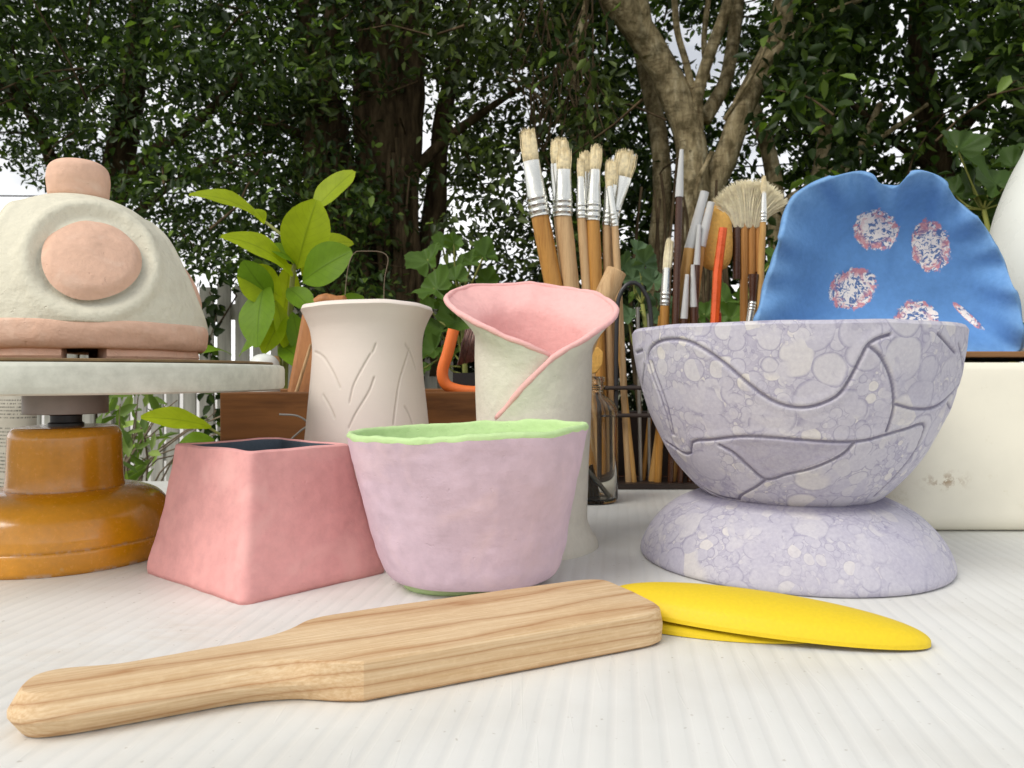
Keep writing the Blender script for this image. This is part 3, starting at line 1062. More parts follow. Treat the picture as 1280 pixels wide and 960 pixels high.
# dark shrubs closing the view under the crowns
for i, (x0, x1, zt, lab) in enumerate([
    (0.05, 1.15, 1.75, 'dark evergreen shrub behind the hog bristle brushes'),
    (1.15, 2.3, 1.75, 'dark evergreen shrub behind the blue dish, left of the last shrub'),
    (2.3, 4.6, 1.9, 'dark evergreen shrub at the right edge behind the white jar'),
    (-1.2, 0.05, 1.55, 'dark evergreen shrub between the rooted fig base and the pink-lipped vase')]):
    sh = thing('evergreen_shrub', lab, 'shrub', ((x0 + x1) / 2, 5.7, 0), 'evergreen shrubs below the figs')
    mb = MB()
    for j in range(6):
        a = random.uniform(x0 + 0.1, x1 - 0.1)
        limb(mb, [Vector(((x0 + x1) / 2 + random.uniform(-.1, .1), 5.7, 0)), Vector((lerp(a, (x0 + x1) / 2, .4), 5.7, 0.5)), Vector((a, 5.6, zt * 0.9))], 0.03, 0.008, 6, 10, 0.2, j)
    (V, Fq), C, out = canopy(int(260 * (x1 - x0)), (x0, x1), (5.2, 6.3), (0.15, zt), per=24, rad_c=0.18, leaf=(0.06, 0.1), seed=50 + i, use_gaps=(i < 3))
    fast_mesh('crown', V, Fq, M['hedge_leaf'], sh)
    mb.build('stems', M['bark_dark'], sh, sharp=None)

# overhead wire at the left
mb = MB()
mb.tube([Vector((-30, 14, 4.9)), Vector((-16, 14.5, 4.35)), Vector((-9.4, 15, 4.42)), Vector((-2, 15.5, 4.7)), Vector((10, 16, 5.6))], 0.016, 6)
tag(mb.build('power_line', M['dark_metal']), 'thin dark overhead wire crossing the pale sky left of the pot knob', 'wire')

# ================================================================== TABLE
tb = thing('work_table', 'white ribbed plastic work table carrying all the pottery', 'table', (0, 0.45, 0))
top = MB().box(-1.1, 1.1, -0.12, 1.0, TZ - 0.028, TZ).build('tabletop', M['table'], tb, flat=True)
bevel(top, 0.004, 2)
for sx_ in (-1, 1):
    for yy in (-0.02, 0.9):
        MB().tube([Vector((sx_ * 1.0, yy, 0)), Vector((sx_ * 1.0, yy, TZ - 0.03))], 0.016, 14).build('leg', M['leg'], tb)
    MB().tube([Vector((sx_ * 1.0, 0.0, TZ - 0.3)), Vector((sx_ * 1.0, 0.88, TZ - 0.3))], 0.009, 10).build('crossbar', M['leg'], tb)
bn = thing('plant_bench', 'low dark timber bench carrying the potted plants behind the table', 'bench', (0, 1.32, 0))
MB().box(-1.0, 1.15, 1.08, 1.55, 0.645, 0.68).build('benchtop', M['board'], bn, flat=True)
for sx_ in (-0.9, 1.05):
    for yy in (1.13, 1.5):
        MB().box(sx_ - .03, sx_ + .03, yy - .03, yy + .03, 0, 0.645).build('leg', M['board'], bn, flat=True)

# ================================================================== PADDLE
A0 = W(-6.3, 32.3, 0)
ang = math.atan2(39.1 - 32.3, 7.6 + 6.3)
ca, sa = math.cos(ang), math.sin(ang)


def loc2(x, d):      # table cm -> paddle frame cm
    return ((x + 6.3) * ca + (d - 32.3) * sa, -(x + 6.3) * sa + (d - 32.3) * ca)


near = [(-17.9, 28.75), (-16.6, 29.2), (-14.1, 30.45), (-12.3, 31.4), (-10.8, 32.0), (-9.4, 32.25), (-7.8, 32.25), (-6.3, 32.3)]
out_l = [loc2(*q) for q in near]
blade = [(0.6, 0.0), (4, 0.0), (9, 0.0), (15.1, 0.0), (16.0, 0.3), (16.4, 1.1), (16.55, 3.5), (16.55, 6.2), (16.3, 6.75), (15.6, 7.0), (10, 7.1), (5, 7.1)]
far_px = [(380, 775), (362, 784), (330, 794), (300, 800), (230, 812), (150, 826), (110, 829)]
far = []
for a, b in far_px:
    d_ = 12.2 * F / (b - HY)
    far.append(loc2((a - 640) / F * d_, d_))
far += [loc2(-18.3, 32.0)]
endc = [loc2(-19.2, 31.7), loc2(-19.75, 31.0), loc2(-19.7, 30.0), loc2(-19.3, 29.1), loc2(-18.6, 28.7)]
poly = out_l + blade + [(far[0][0] + 1.2, 7.0)] + far + endc
poly = np.array(poly)
cl = np.vstack([poly, poly[:1]])
sl_ = np.concatenate([[0], np.cumsum(np.linalg.norm(np.diff(cl, axis=0), axis=1))])
us = np.linspace(0, sl_[-1], 220)[:-1]
pc = np.column_stack([np.interp(us, sl_, cl[:, 0]), np.interp(us, sl_, cl[:, 1])])
pc[int(np.argmin(np.linalg.norm(pc, axis=1)))] = (0.0, 0.0)
for _ in range(3):
    q_ = (np.roll(pc, 1, 0) + 2 * pc + np.roll(pc, -1, 0)) / 4
    kk_ = smooth(0.2, 0.9, np.linalg.norm(pc, axis=1))[:, None]
    pc = pc * (1 - kk_) + q_ * kk_


def inset(pl, amt):
    n = len(pl)
    o_ = []
    for i in range(n):
        tg = pl[(i + 1) % n] - pl[i - 1]
        tg = tg / np.linalg.norm(tg)
        nrm = np.array([-tg[1], tg[0]])
        a = amt(pl[i]) if callable(amt) else amt
        o_.append(pl[i] + nrm * a)
    return np.array(o_)


def hnd(p):          # 1 along the faceted handle, fading out before the blade
    return float(smooth(-0.4, -3.2, p[0])) * (1 - 0.55 * float(smooth(-12.6, -14.0, p[0])))


def tipk(p):
    return float(smooth(-12.6, -14.0, p[0])) + 0.6 * float(smooth(14.6, 16.2, p[0]))


rings = []
for zz, a_ in ((0.0, lambda p: lerp(.12, .42, hnd(p)) + .12 * tipk(p)), (0.10, lambda p: lerp(.02, .34, hnd(p)) + .05 * tipk(p)),
               (0.78, lambda p: -.14 * hnd(p)), (0.95, lambda p: -.14 * hnd(p)),
               (1.64, lambda p: lerp(.01, .26, hnd(p)) + .20 * tipk(p)), (1.74, lambda p: lerp(.07, .34, hnd(p)) + .32 * tipk(p)), (1.765, lambda p: lerp(.16, .44, hnd(p)) + .42 * tipk(p))):
    q = inset(pc, a_)
    rings.append([(x_ / 100, y_ / 100, zz / 100 + 0.0002 * nz(x_, y_, zz, 0.5)) for x_, y_ in q])
pb = MB().loft(rings)
pad = mesh_obj('wooden_paddle', pb.V, pb.F, M['paddle'], sharp=17)
pad.location = A0 + Vector((0, 0, 0.0006))
pad.rotation_euler = (0, 0, ang)
tag(pad, 'pale pine clay paddle with a narrow chamfered handle lying across the front of the table', 'clay paddle')

# ================================================================== YELLOW RIB
rb = thing('yellow_rib', 'bright yellow curved clay rib lying flat at the end of the wooden paddle', 'clay rib', W(13, 43, 0))
aL = np.array([5.6, 44.4])
aR = np.array([21.5, 39.0])
ax = (aR - aL) / np.linalg.norm(aR - aL)
nrm = np.array([-ax[1], ax[0]])
Ln = np.linalg.norm(aR - aL)


def shell(lift_l, lift_r, hgt, near_w, far_w, thick, s0=0.0, s1=1.0, lenk=1.0):
    nu, nv = 60, 28
    V = []
    for side in (0, 1):
        for i in range(nu):
            u = i / (nu - 1)
            s = (1 - math.cos(u * math.pi)) / 2
            pr = (s + 1e-6) ** 0.42 * (1 - s) ** 0.5 / 0.62 * 1.03
            for j in range(nv):
                vv_ = j / (nv - 1) * 2 - 1
                wv_ = (near_w if vv_ < 0 else far_w) * pr
                c = aL + ax * Ln * (s0 + s * (s1 - s0)) * lenk
                p = c + nrm * vv_ * wv_
                z = lerp(lift_l, lift_r, s) + hgt * pr * math.sqrt(max(1 - (abs(vv_) ** 2.2), 0)) - (thick if side else 0)
                V.append(W(p[0], p[1], max(z, 0.04)))
    Fs = grid_faces(nu, nv, False, 0, True) + grid_faces(nu, nv, False, nu * nv)
    for i in range(nu - 1):
        for j in (0, nv - 1):
            a, b = i * nv + j, (i + 1) * nv + j
            c, d = b + nu * nv, a + nu * nv
            Fs.append((a, d, c, b) if j else (a, b, c, d))
    return V, Fs


V, Fs = shell(1.05, 0.32, 1.45, 3.0, 3.0, 0.22)
mesh_obj('upper_shell', V, Fs, M['rubber'], rb, sharp=60)
V, Fs = shell(0.36, 0.06, 0.4, 3.0, 2.3, 0.25, 0.0, 0.72)
mesh_obj('lower_lip', V, Fs, M['rubber'], rb, sharp=60)


# ================================================================== PINK BOX
def roundpoly(cs, r, ns=10, na=7):
    cs = [np.array(c, float) for c in cs]
    n = len(cs)
    pts = []
    for i in range(n):
        p, q, s = cs[i - 1], cs[i], cs[(i + 1) % n]
        e0 = (p - q) / np.linalg.norm(p - q)
        e1 = (s - q) / np.linalg.norm(s - q)
        a, b = q + e0 * r, q + e1 * r
        for k in range(na):
            t_ = k / (na - 1)
            pts.append((1 - t_) ** 2 * a + 2 * t_ * (1 - t_) * q + t_ * t_ * b)
        nx = cs[(i + 1) % n]
        nn = cs[(i + 2) % n]
        b2 = nx - (nx - q) / np.linalg.norm(nx - q) * r
        for k in range(1, ns):
            pts.append(lerp(b, b2, k / ns))
    return np.array(pts)


bx = thing('pink_planter', 'matt pink clay box with sloping sides and slate grey inside', 'clay box', W(-17.4, 53.8, 0))
Bc = [(-16.3, 46.0), (-8.95, 53.8), (-18.2, 61.6), (-25.9, 53.8)]
ctr = np.array([-17.4, 53.8])
Bc = [ctr + (np.array(c) - ctr) * 1.045 for c in Bc]
Tc = [ctr + (c - ctr) * k for c, k in zip(Bc, (0.71, 0.68, 0.68, 0.74))]
rows = 26
rings = []
for i in range(rows):
    u = i / (rows - 1)
    k = u ** 0.9
    cs = [lerp(b, t_, k) for b, t_ in zip(Bc, Tc)]
    pts = roundpoly(cs, lerp(0.75, 0.55, u), 16, 7)
    ins = 0.22 * (1 - smooth(0, 0.05, u))
    r_ = []
    for x_, d_ in pts:
        v2 = ctr - np.array([x_, d_])
        v2 = v2 / np.linalg.norm(v2)
        dn = 0.11 * nz(x_, d_, u * 9, 0.35) + 0.05 * nz(x_, d_, u * 9, 1.1, 4) + ins + 0.10 * math.sin(u * math.pi) + 0.03 * nz(x_, d_, u * 9, 3.0, 8)
        z_ = u * 9.0 + (0.16 * nz(x_, d_, 0, 0.3, 7) * u)
        r_.append(W(x_ + v2[0] * dn, d_ + v2[1] * dn, z_))
    rings.append(r_)
MB().loft(rings, True, False).build('body', M['pink'], bx, sharp=None)
lip = rings[-1]
ci = W(ctr[0], ctr[1], 9.0)


def tow(p, amt, dz):
    v2 = (Vector((ci.x, ci.y, 0)) - Vector((p.x, p.y, 0))).normalized() * amt / 100
    return Vector((p.x + v2.x, p.y + v2.y, p.z + dz / 100))


MB().loft([lip, [tow(p, .12, .10) for p in lip], [tow(p, .35, .13) for p in lip], [tow(p, .55, .02) for p in lip]], False, False).build('rim', M['pink'], bx, sharp=None)
MB().loft([[tow(p, .55, .02) for p in lip], [tow(p, .66, -.12) for p in lip], [tow(p, .5, -3) for p in lip], [tow(p, .2, -8.2) for p in lip]][::-1], True, False).build('lining', M['slate'], bx, sharp=None)

# ================================================================== LILAC BOWL
bw = thing('lilac_bowl', 'hand-pinched lilac bowl with pale green inside and small green foot', 'bowl', W(-2.9, 51.0, 0))
prof = [(3.0, 0.5), (4.9, 0.52), (5.75, 1.0), (6.3, 2.5), (6.85, 4.9), (7.5, 7.5), (7.95, 9.6), (8.05, 10.25)]


def warp_b(t_, r, z):
    c, s = math.sin(t_), -math.cos(t_)
    r *= 1 + 0.040 * nz(c, s, z * 0.12, 1.6) + 0.012 * nz(c * 3, s * 3, z * 0.5, 1.5, 3) + 0.005 * nz(c * 9, s * 9, z * 1.6, 1.5, 5)
    r *= 1 + 0.05 * math.sin(t_) * smooth(6, 1, z)                  # fuller towards the right at the base
    r *= 1 - 0.20 * abs(math.cos(t_)) ** 2                           # a little oval
    z += smooth(5, 10, z) * (0.18 * nz(c * 1.5, s * 1.5, 0, 1.4, 9) + 0.25 * math.sin(t_) + 0.07 * nz(c * 6, s * 6, 0, 1.5, 2))
    return r, z


V, Fs = revolve(prof, 128, 60, warp_b)
mesh_obj('body', V + np.array(bw.location), Fs, M['lilac'], bw, sharp=None)
rimp = [(8.05, 10.25)]


def warp_l(t_, r, z):
    r2, z2 = warp_b(t_, r, min(z, 10.25))
    drip = 0.0
    if z < 10.25 and r > 7.9:
        drip = -0.12 * nz(math.sin(t_) * 4, math.cos(t_) * 4, 0, 1.6, 11) - 0.05 * nz(math.sin(t_) * 16, math.cos(t_) * 16, 0, 1.6, 1)
    return r2, z2 + max(z - 10.25, 0) + drip


lin = [(8.03, 10.08), (8.085, 10.2), (8.02, 10.38), (7.84, 10.46), (7.62, 10.36), (7.45, 9.8), (6.9, 8.0), (6.2, 5.0), (5.4, 2.6), (4.0, 1.8), (0.4, 1.7)]
V, Fs = revolve(lin, 128, 70, warp_l, False, True)
mesh_obj('lining', V + np.array(bw.location), Fs, M['green'], bw, sharp=None)
V, Fs = revolve([(3.2, 0.0), (3.35, 0.15), (3.3, 0.5), (3.0, 0.9)], 64, 10, None, True, True)
V = V * [1, 0.82, 1] + [-0.010, -0.004, 0]
mesh_obj('foot', V + np.array(bw.location), Fs, M['green'], bw, sharp=50)


# ------------------------------------------------------------------ grooves drawn on surfaces of revolution
def hit(px, py, cx, cyd, prof):
    """nearest point (cm) of a surface of revolution seen at a photograph point: used once, to measure where a carved line runs"""
    rs = np.array([p[0] for p in prof])
    zs = np.array([p[1] for p in prof])
    dd = np.linspace(cyd - 16, cyd, 900)
    X = (px - 640) / F * dd
    Z = 14 - (py - HY) / F * dd
    R = np.hypot(X - cx, dd - cyd)
    o_ = np.argsort(zs)
    S = np.interp(Z, zs[o_], rs[o_])
    k = np.where(R <= S)[0]
    if len(k) == 0:
        k = [int(np.argmin(R - S))]
    return np.array([X[k[0]] - cx, dd[k[0]] - cyd, Z[k[0]]])


def groove_field(V, lines, width):
    """V in cm around the axis; lines: list of arrays of 3-D points -> 1 on the line, 0 away"""
    best = np.full(len(V), 1e9)
    for L in lines:
        for a, b in zip(L[:-1], L[1:]):
            ab = b - a
            t_ = np.clip(((V - a) @ ab) / max(ab @ ab, 1e-9), 0, 1)
            d2 = np.linalg.norm(V - (a + t_[:, None] * ab), axis=1)
            best = np.minimum(best, d2)
    return 1 - smooth(width * 0.25, width, best)


# ================================================================== GOBLET
gx, gd = 21.3, 58.5
gb = thing('pedestal_bowl', 'big lilac bubble-glazed pedestal bowl carved with dark looping lines', 'pedestal bowl', W(gx, gd, 0))
gprof = catmull([(4.6, 4.35), (6.1, 4.75), (7.6, 6.1), (9.2, 8.2), (10.5, 10.9), (11.3, 13.4), (11.75, 15.6), (11.9, 17.15)], 180)
c2 = lambda pts: [(780 + .3906 * a, 390 + .3906 * b) for a, b in pts]
LN = [c2(q) for q in [
    [(85, 180), (78, 140), (95, 105), (140, 88), (200, 92), (260, 120), (330, 170), (400, 230), (460, 275), (520, 300), (580, 305), (640, 290), (690, 260), (730, 200), (760, 140), (780, 105), (810, 85), (850, 72)],
    [(78, 150), (95, 210), (115, 260), (135, 320), (155, 390)], [(92, 160), (112, 220), (140, 300), (162, 392)], [(68, 170), (60, 250), (55, 310)],
    [(780, 105), (820, 140), (850, 200), (862, 260), (860, 320), (840, 380)],
    [(870, 295), (930, 310), (990, 305), (1040, 270), (1075, 220), (1082, 160), (1070, 100)], [(1060, 130), (1030, 95), (1005, 70)],
    [(105, 395), (130, 410), (160, 430), (190, 450), (215, 450), (220, 415), (280, 408), (380, 398), (480, 402), (580, 410), (680, 415), (760, 412), (830, 395), (900, 375), (958, 358), (950, 400), (920, 460), (870, 520), (800, 590)],
    [(740, 415), (690, 460), (600, 500), (520, 520), (455, 535), (400, 495), (350, 450), (305, 425)],
    [(455, 535), (420, 560), (375, 585), (368, 600)], [(105, 400), (150, 460), (230, 540), (300, 585), (365, 600)],
    [(1035, 290), (1050, 312), (1066, 275)], [(40, 130), (60, 122)]]]
hp = [np.array([hit(a, b, gx, gd, gprof) for a, b in catmull(q, max(len(q) * 4, 8))]) for q in LN]
rot = lambda A: A * np.array([-1, -1, 1])
allL = hp + [rot(h) for h in hp]


def warp_g(t_, r, z):
    c, s = math.sin(t_), math.cos(t_)
    return r * (1 + 0.006 * nz(c, s, z * .1, 1.5, 2)) + 0.04 * nz(c * 5, s * 5, z * .5, 1.2), z + smooth(14, 17.2, z) * (0.10 * nz(c * 2, s * 2, 0, 1.3, 5) - 0.06 * math.sin(t_))


V, Fs = revolve(gprof, 640, 0, warp_g)
g = groove_field(V * 100, allL, 0.17)
lipm = np.zeros(len(V))
rn = V.copy()
rn[:, 2] = 0
rn /= np.maximum(np.linalg.norm(rn, axis=1, keepdims=True), 1e-9)
V = V - rn * (g * 0.0012)[:, None]
# swollen banks beside each groove
g2 = groove_field(V * 100, allL, 0.8) * (1 - g)
V = V + rn * (g2 * 0.0006)[:, None]
# the dark leaf panel between the carved lines
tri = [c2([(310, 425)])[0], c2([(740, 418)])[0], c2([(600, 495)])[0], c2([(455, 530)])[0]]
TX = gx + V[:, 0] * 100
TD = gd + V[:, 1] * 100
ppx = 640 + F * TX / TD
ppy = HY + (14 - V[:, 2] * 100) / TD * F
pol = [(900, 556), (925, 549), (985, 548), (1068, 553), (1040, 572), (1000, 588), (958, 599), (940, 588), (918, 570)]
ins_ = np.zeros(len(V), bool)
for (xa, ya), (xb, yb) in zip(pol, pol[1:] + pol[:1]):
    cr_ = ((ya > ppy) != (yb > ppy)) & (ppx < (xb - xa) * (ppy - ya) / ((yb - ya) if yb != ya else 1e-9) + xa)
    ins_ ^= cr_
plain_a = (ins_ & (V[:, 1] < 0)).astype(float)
mesh_obj('bowl', V + np.array(gb.location), Fs, M['glaze'], gb, sharp=None, attrs={'groove': g, 'plain': plain_a})
V, Fs = revolve([(11.9, 17.15), (11.86, 17.32), (11.7, 17.4), (11.5, 17.3), (11.35, 16.9), (11.1, 15), (10.2, 11.5), (8.5, 8.3), (5, 6), (0.3, 5.6)], 200, 60, warp_g, False, True)
mesh_obj('inner_wall', V + np.array(gb.location), Fs, M['glaze'], gb, sharp=None, attrs={'groove': np.zeros(len(V)), 'plain': np.zeros(len(V))})


def warp_f(t_, r, z):
    c, s = math.sin(t_), math.cos(t_)
    return r * (1 + 0.008 * nz(c, s, 0, 1.4, 8)) + 0.05 * nz(c * 4, s * 4, z * .6, 1.2, 3), z


V, Fs = revolve([(10.9, 0.0), (11.15, 0.12), (11.22, 0.5), (10.85, 1.45), (10.1, 2.6), (8.9, 3.75), (7.4, 4.55), (6.2, 4.95), (4.5, 5.1)], 260, 80, warp_f, True, True)
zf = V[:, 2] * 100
g = np.clip((zf - 4.35) / 0.35, 0, 1) * 0.75  # foot coloured darker towards its top through the groove mask; nothing carved here
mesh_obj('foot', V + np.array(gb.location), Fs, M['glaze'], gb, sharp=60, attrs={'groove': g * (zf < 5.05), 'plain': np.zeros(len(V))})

# ================================================================== CARVED CREAM VASE
vx, vd = -12.9, 68.0
vs = thing('carved_vase', 'cream unglazed vase with flared rim and carved grass strokes', 'vase', W(vx, vd, 0))
vprof = catmull([(5.2, 0.0), (5.5, 0.15), (5.75, 3), (5.6, 7), (5.25, 11), (4.95, 14), (4.82, 16.2), (5.0, 17.9), (5.45, 19.1), (5.8, 19.75)], 170)
VL = [[(463, 443), (452, 462), (442, 482), (437, 503)], [(468, 472), (462, 488), (452, 505), (444, 518), (436, 535)], [(512, 436), (506, 455), (499, 478), (495, 505), (492, 530)],
      [(507, 430), (514, 442), (520, 460)], [(394, 440), (404, 446), (416, 465), (425, 485)], [(404, 494), (412, 508), (418, 522)], [(506, 508), (511, 516), (516, 530)], [(388, 490), (384, 500)], [(470, 430), (466, 440)]]
hp = [np.array([hit(a, b, vx, vd, vprof) for a, b in catmull(q, max(len(q) * 4, 8))]) for q in VL]


def warp_v(t_, r, z):
    c, s = math.sin(t_), math.cos(t_)
    return r * (1 + 0.008 * nz(c, s, z * .1, 1.5, 4)), z + smooth(15, 19.7, z) * (0.12 * math.sin(t_ * 2 + 1) + 0.08 * nz(c * 2, s * 2, 0, 1.2, 6))


V, Fs = revolve(vprof, 560, 0, warp_v)
g = groove_field(V * 100, hp + [rot(h) for h in hp], 0.13)
rn = V.copy()
rn[:, 2] = 0
rn /= np.maximum(np.linalg.norm(rn, axis=1, keepdims=True), 1e-9)
V = V - rn * (g * 0.0008)[:, None]
mesh_obj('body', V + np.array(vs.location), Fs, M['carved'], vs, sharp=None, attrs={'groove': g})
V, Fs = revolve([(5.8, 19.75), (5.83, 19.95), (5.7, 20.08), (5.45, 19.95), (5.0, 19.1), (4.6, 17.9), (4.4, 16.2), (4.6, 13), (5.1, 5), (4.8, 1), (0.3, 0.8)], 120, 60, warp_v, False, True)
mesh_obj('inner_wall', V + np.array(vs.location), Fs, M['carved'], vs, sharp=None, attrs={'groove': np.zeros(len(V))})

# ================================================================== LILY VASE
lx, ld = 1.75, 62.5
lv = thing('lily_vase', 'cream rolled-sheet lily vase with a wide flared pink lip', 'vase', W(lx, ld, 0))
rim_z = [(-395, 10.6), (-385, 11.4), (-370, 13.0), (-345, 15.3), (-330, 16.2), (-300, 17.7), (-265, 19.4), (-230, 21.2), (-180, 22.3), (-130, 21.8), (-90, 20.2), (-70, 19.2), (-45, 17.9), (-20, 16.7), (0, 15.9), (15, 15.3), (30, 14.8)]
rim_f = [(-395, .15), (-345, .3), (-310, 1.15), (-265, 2.0), (-230, 2.2), (-180, 2.2), (-130, 2.3), (-90, 2.2), (-60, 1.7), (-20, 0.8), (15, .1), (30, 0)]
body_r = [(0, 5.3), (0.5, 5.25), (1.2, 4.75), (2.2, 4.4), (4, 4.42), (8, 4.6), (12, 4.75), (16, 4.8), (30, 4.8)]
phis = np.linspace(30, -395, 190)
nzr = 56


def lily(ph, u, inn):
    top_ = interp(rim_z, ph) + 0.12 * nz(ph * .06, 0, 0, 1, 3) * (1 if ph > -345 else .3)
    z = u * top_
    r = interp(body_r, z)
    fl = interp(rim_f, ph)
    k = smooth(top_ - 3.4, top_ + 1.1, z)
    r += fl * 1.5 * float(k) ** 1.6
    r += 0.42 * float(smooth(-300, -350, ph)) if ph < -300 else 0.0
    r += 0.05 * nz(math.sin(rad(ph)) * 2, math.cos(rad(ph)) * 2, z * .3, 1.1, 5)
    r -= inn
    return W(lx + r * math.sin(rad(ph)), ld - r * math.cos(rad(ph)), z + (0.0 if inn == 0 else 0.0))


Vo = [lily(p_, i / (nzr - 1), 0.0) for i in range(nzr) for p_ in phis]
Vi = [lily(p_, i / (nzr - 1), 0.38) for i in range(nzr) for p_ in phis]
npz = len(phis)
Fo = grid_faces(nzr, npz, False, 0, True)
side = []
for i in range(nzr - 1):           # the two cut edges of the sheet
    for j in (0, npz - 1):
        a, b = i * npz + j, (i + 1) * npz + j
        c, d = b + nzr * npz, a + nzr * npz
        side.append((a, b, c, d) if j == 0 else (a, d, c, b))
edge = set()
Fi = grid_faces(nzr, npz, False, nzr * npz)
k0 = int(nzr * 0.97)
body = mesh_obj('body', Vo + Vi, Fo + side, M['cream'], lv, sharp=None)
mbl = MB()
mbl.add(Vi, grid_faces(nzr, npz))
mbl.build('lining', M['blush'], lv, sharp=None)
mbl = MB()
rimpts = [(Vo[(nzr - 1) * npz + j] + Vi[(nzr - 1) * npz + j]) / 2 for j in range(npz)]
rr = [0.0024 * (1 + 0.22 * nz(j * 0.35, 0, 0, 1, 2)) for j in range(npz)]
mbl.tube(rimpts, rr, 12)
mbl.build('rim', M['blush'], lv, sharp=None)

# ================================================================== WHEEL
wx, wd = -34.9, 59.5
wh = thing('banding_wheel', 'banding wheel with a worn grey disc on a glossy amber base', 'banding wheel', W(wx, wd, 0))
V, Fs = revolve([(7.6, 0.0), (7.85, 0.1), (7.9, 1.45), (7.78, 1.62), (7.8, 1.8), (7.75, 2.6), (7.35, 3.7), (6.6, 4.6), (5.6, 5.05), (4.6, 5.25), (3.86, 5.3)], 128, 70)
wear = np.clip(1 - V[:, 2] * 100 / 0.35, 0, 1) + np.clip(1 - np.abs(V[:, 2] * 100 - 1.65) / 0.15, 0, 1) * 0.6
wo = np.array(wh.location)
mesh_obj('base', V + wo, Fs, M['amber'], wh, sharp=50, attrs={'wear': wear})
V, Fs = revolve([(4.12, 5.15), (4.14, 5.36), (4.08, 5.5), (4.0, 6.5), (3.92, 8.8), (3.86, 9.4), (3.6, 9.85), (3.0, 9.98), (0.8, 10.0)], 128, 60, None, True, True)
mesh_obj('column', V + wo, Fs, M['amber'], wh, sharp=50, attrs={'wear': np.clip(1 - np.abs(V[:, 2] * 100 - 5.25) / 0.15, 0, 1)})
mesh_obj('shaft', *(lambda q: (q[0] + wo, q[1]))(revolve([(1.25, 9.9), (1.25, 10.2), (1.1, 10.3), (1.1, 10.8), (1.3, 10.95)], 48, 0, None, True, True)), M['dark_metal'], wh, sharp=40)
mesh_obj('collar', *(lambda q: (q[0] + wo, q[1]))(revolve([(2.9, 10.96), (2.95, 11.0), (2.95, 12.6), (2.9, 12.72)], 64, 0, None, True, True)), M['grey_metal'], wh, sharp=40)
mesh_obj('disc', *(lambda q: (q[0] + wo, q[1]))(revolve([(2.0, 12.73), (15.9, 12.73), (16.3, 12.85), (16.4, 13.1), (16.4, 14.4), (16.3, 14.65), (16.0, 14.75), (2.0, 14.75)], 160, 0, None, True, True)), M['zinc'], wh, sharp=50)
bt = mesh_obj('hardboard_bat', *(lambda q: (q[0] + wo, q[1]))(revolve([(15.3, 14.78), (15.45, 14.84), (15.45, 14.95), (15.35, 15.0)], 128, 0, lambda t_, r, z: (r + 0.08 * nz(math.sin(t_) * 6, math.cos(t_) * 6, 0), z), True, True)), M['bat'], sharp=40, origin=tuple(wo))
tag(bt, 'thin brown hardboard bat on the grey wheel disc under the domed pot', 'board')

# ================================================================== DOMED POT
dp = thing('domed_pot', 'cream domed pot with peach knob and round peach medallions, on the banding wheel', 'clay pot', W(wx, wd, 15.0))
dW = np.array(W(wx + 0.75, wd + 0.4, 0))
dprof = catmull([(9.3, 17.6), (9.2, 18.2), (8.85, 19.6), (8.05, 22.0), (6.6, 24.7), (4.5, 26.7), (2.8, 27.6), (1.6, 27.9), (0.2, 28.0)], 110)
rs, zs = dprof[:, 0], dprof[:, 1]


def dome_point(th_, z):
    r = float(np.interp(z, zs, rs))
    return np.array([r * math.sin(th_), -r * math.cos(th_), z])


th0 = rad(30.4) + rad(0)      # the side that faces the camera
vt = rad(30.4)
MED = [(vt + rad(7), 22.9), (vt + rad(97), 22.6), (vt + rad(187), 22.8), (vt - rad(83), 22.8)]
V, Fs = revolve(dprof, 300, 0, lambda t_, r, z: (r * (1 + 0.006 * nz(math.sin(t_), math.cos(t_), z * .1, 2.2, 3)), z), True, True)
VC = V * 100
disp = np.zeros(len(V))
nrmv = VC - np.array([0, 0, 18.5])
nrmv /= np.linalg.norm(nrmv, axis=1, keepdims=True)
frames = []
for th_, z in MED:
    c = dome_point(th_, z)
    n_ = c - np.array([0, 0, 17.5])
    n_ /= np.linalg.norm(n_)
    u_ = np.cross([0, 0, 1], n_)
    u_ /= np.linalg.norm(u_)
    v_ = np.cross(n_, u_)
    # tilted oval
    ta = rad(-22)
    ua, va = u_ * math.cos(ta) + v_ * math.sin(ta), -u_ * math.sin(ta) + v_ * math.cos(ta)
    frames.append((c, n_, ua, va))
    q = VC - c
    a, b = q @ ua, q @ va
    rr_ = np.sqrt((a / 3.3) ** 2 + (b / 4.0) ** 2)
    face = (q @ n_) > -4.5
    ringb = np.exp(-((rr_ - 1.27) / 0.13) ** 2) * 0.20
    rec = -0.6 * (1 - smooth(0.98, 1.2, rr_))
    disp += np.where(face, ringb + rec, 0)
V = (VC + nrmv * disp[:, None]) / 100
mesh_obj('dome', V + dW, Fs, clay('cream_slip', srgb(222, 217, 197), 0.88, 1.05, 22, 0.9, 0.8), dp, sharp=None)
for c, n_, ua, va in frames:
    nr, nc = 16, 56
    L_ = []
    for i in range(nr):
        q = i / (nr - 1)
        for j in range(nc):
            a = 2 * math.pi * j / nc
            wob = 1 + 0.035 * nz(math.cos(a) * 1.3, math.sin(a) * 1.3, c[0], 1.2)
            x_, y_ = q * math.cos(a) * 3.15 * wob, q * math.sin(a) * 3.9 * wob
            # follow the dome, bulge in the middle
            s = c + ua * x_ + va * y_
            h = -(x_ * x_ + y_ * y_) / 21.0 + 0.0 - 0.08 + 0.16 * (1 - q ** 2) - 0.38 * smooth(0.84, 1.0, q) + 0.05 * nz(x_, y_, 1, 0.9)
            L_.append((s + n_ * (h + 0.0)) / 100 + dW)
    Fm = grid_faces(nr, nc, True)
    mesh_obj('medallion', L_, Fm, M['peach'], dp, sharp=None)
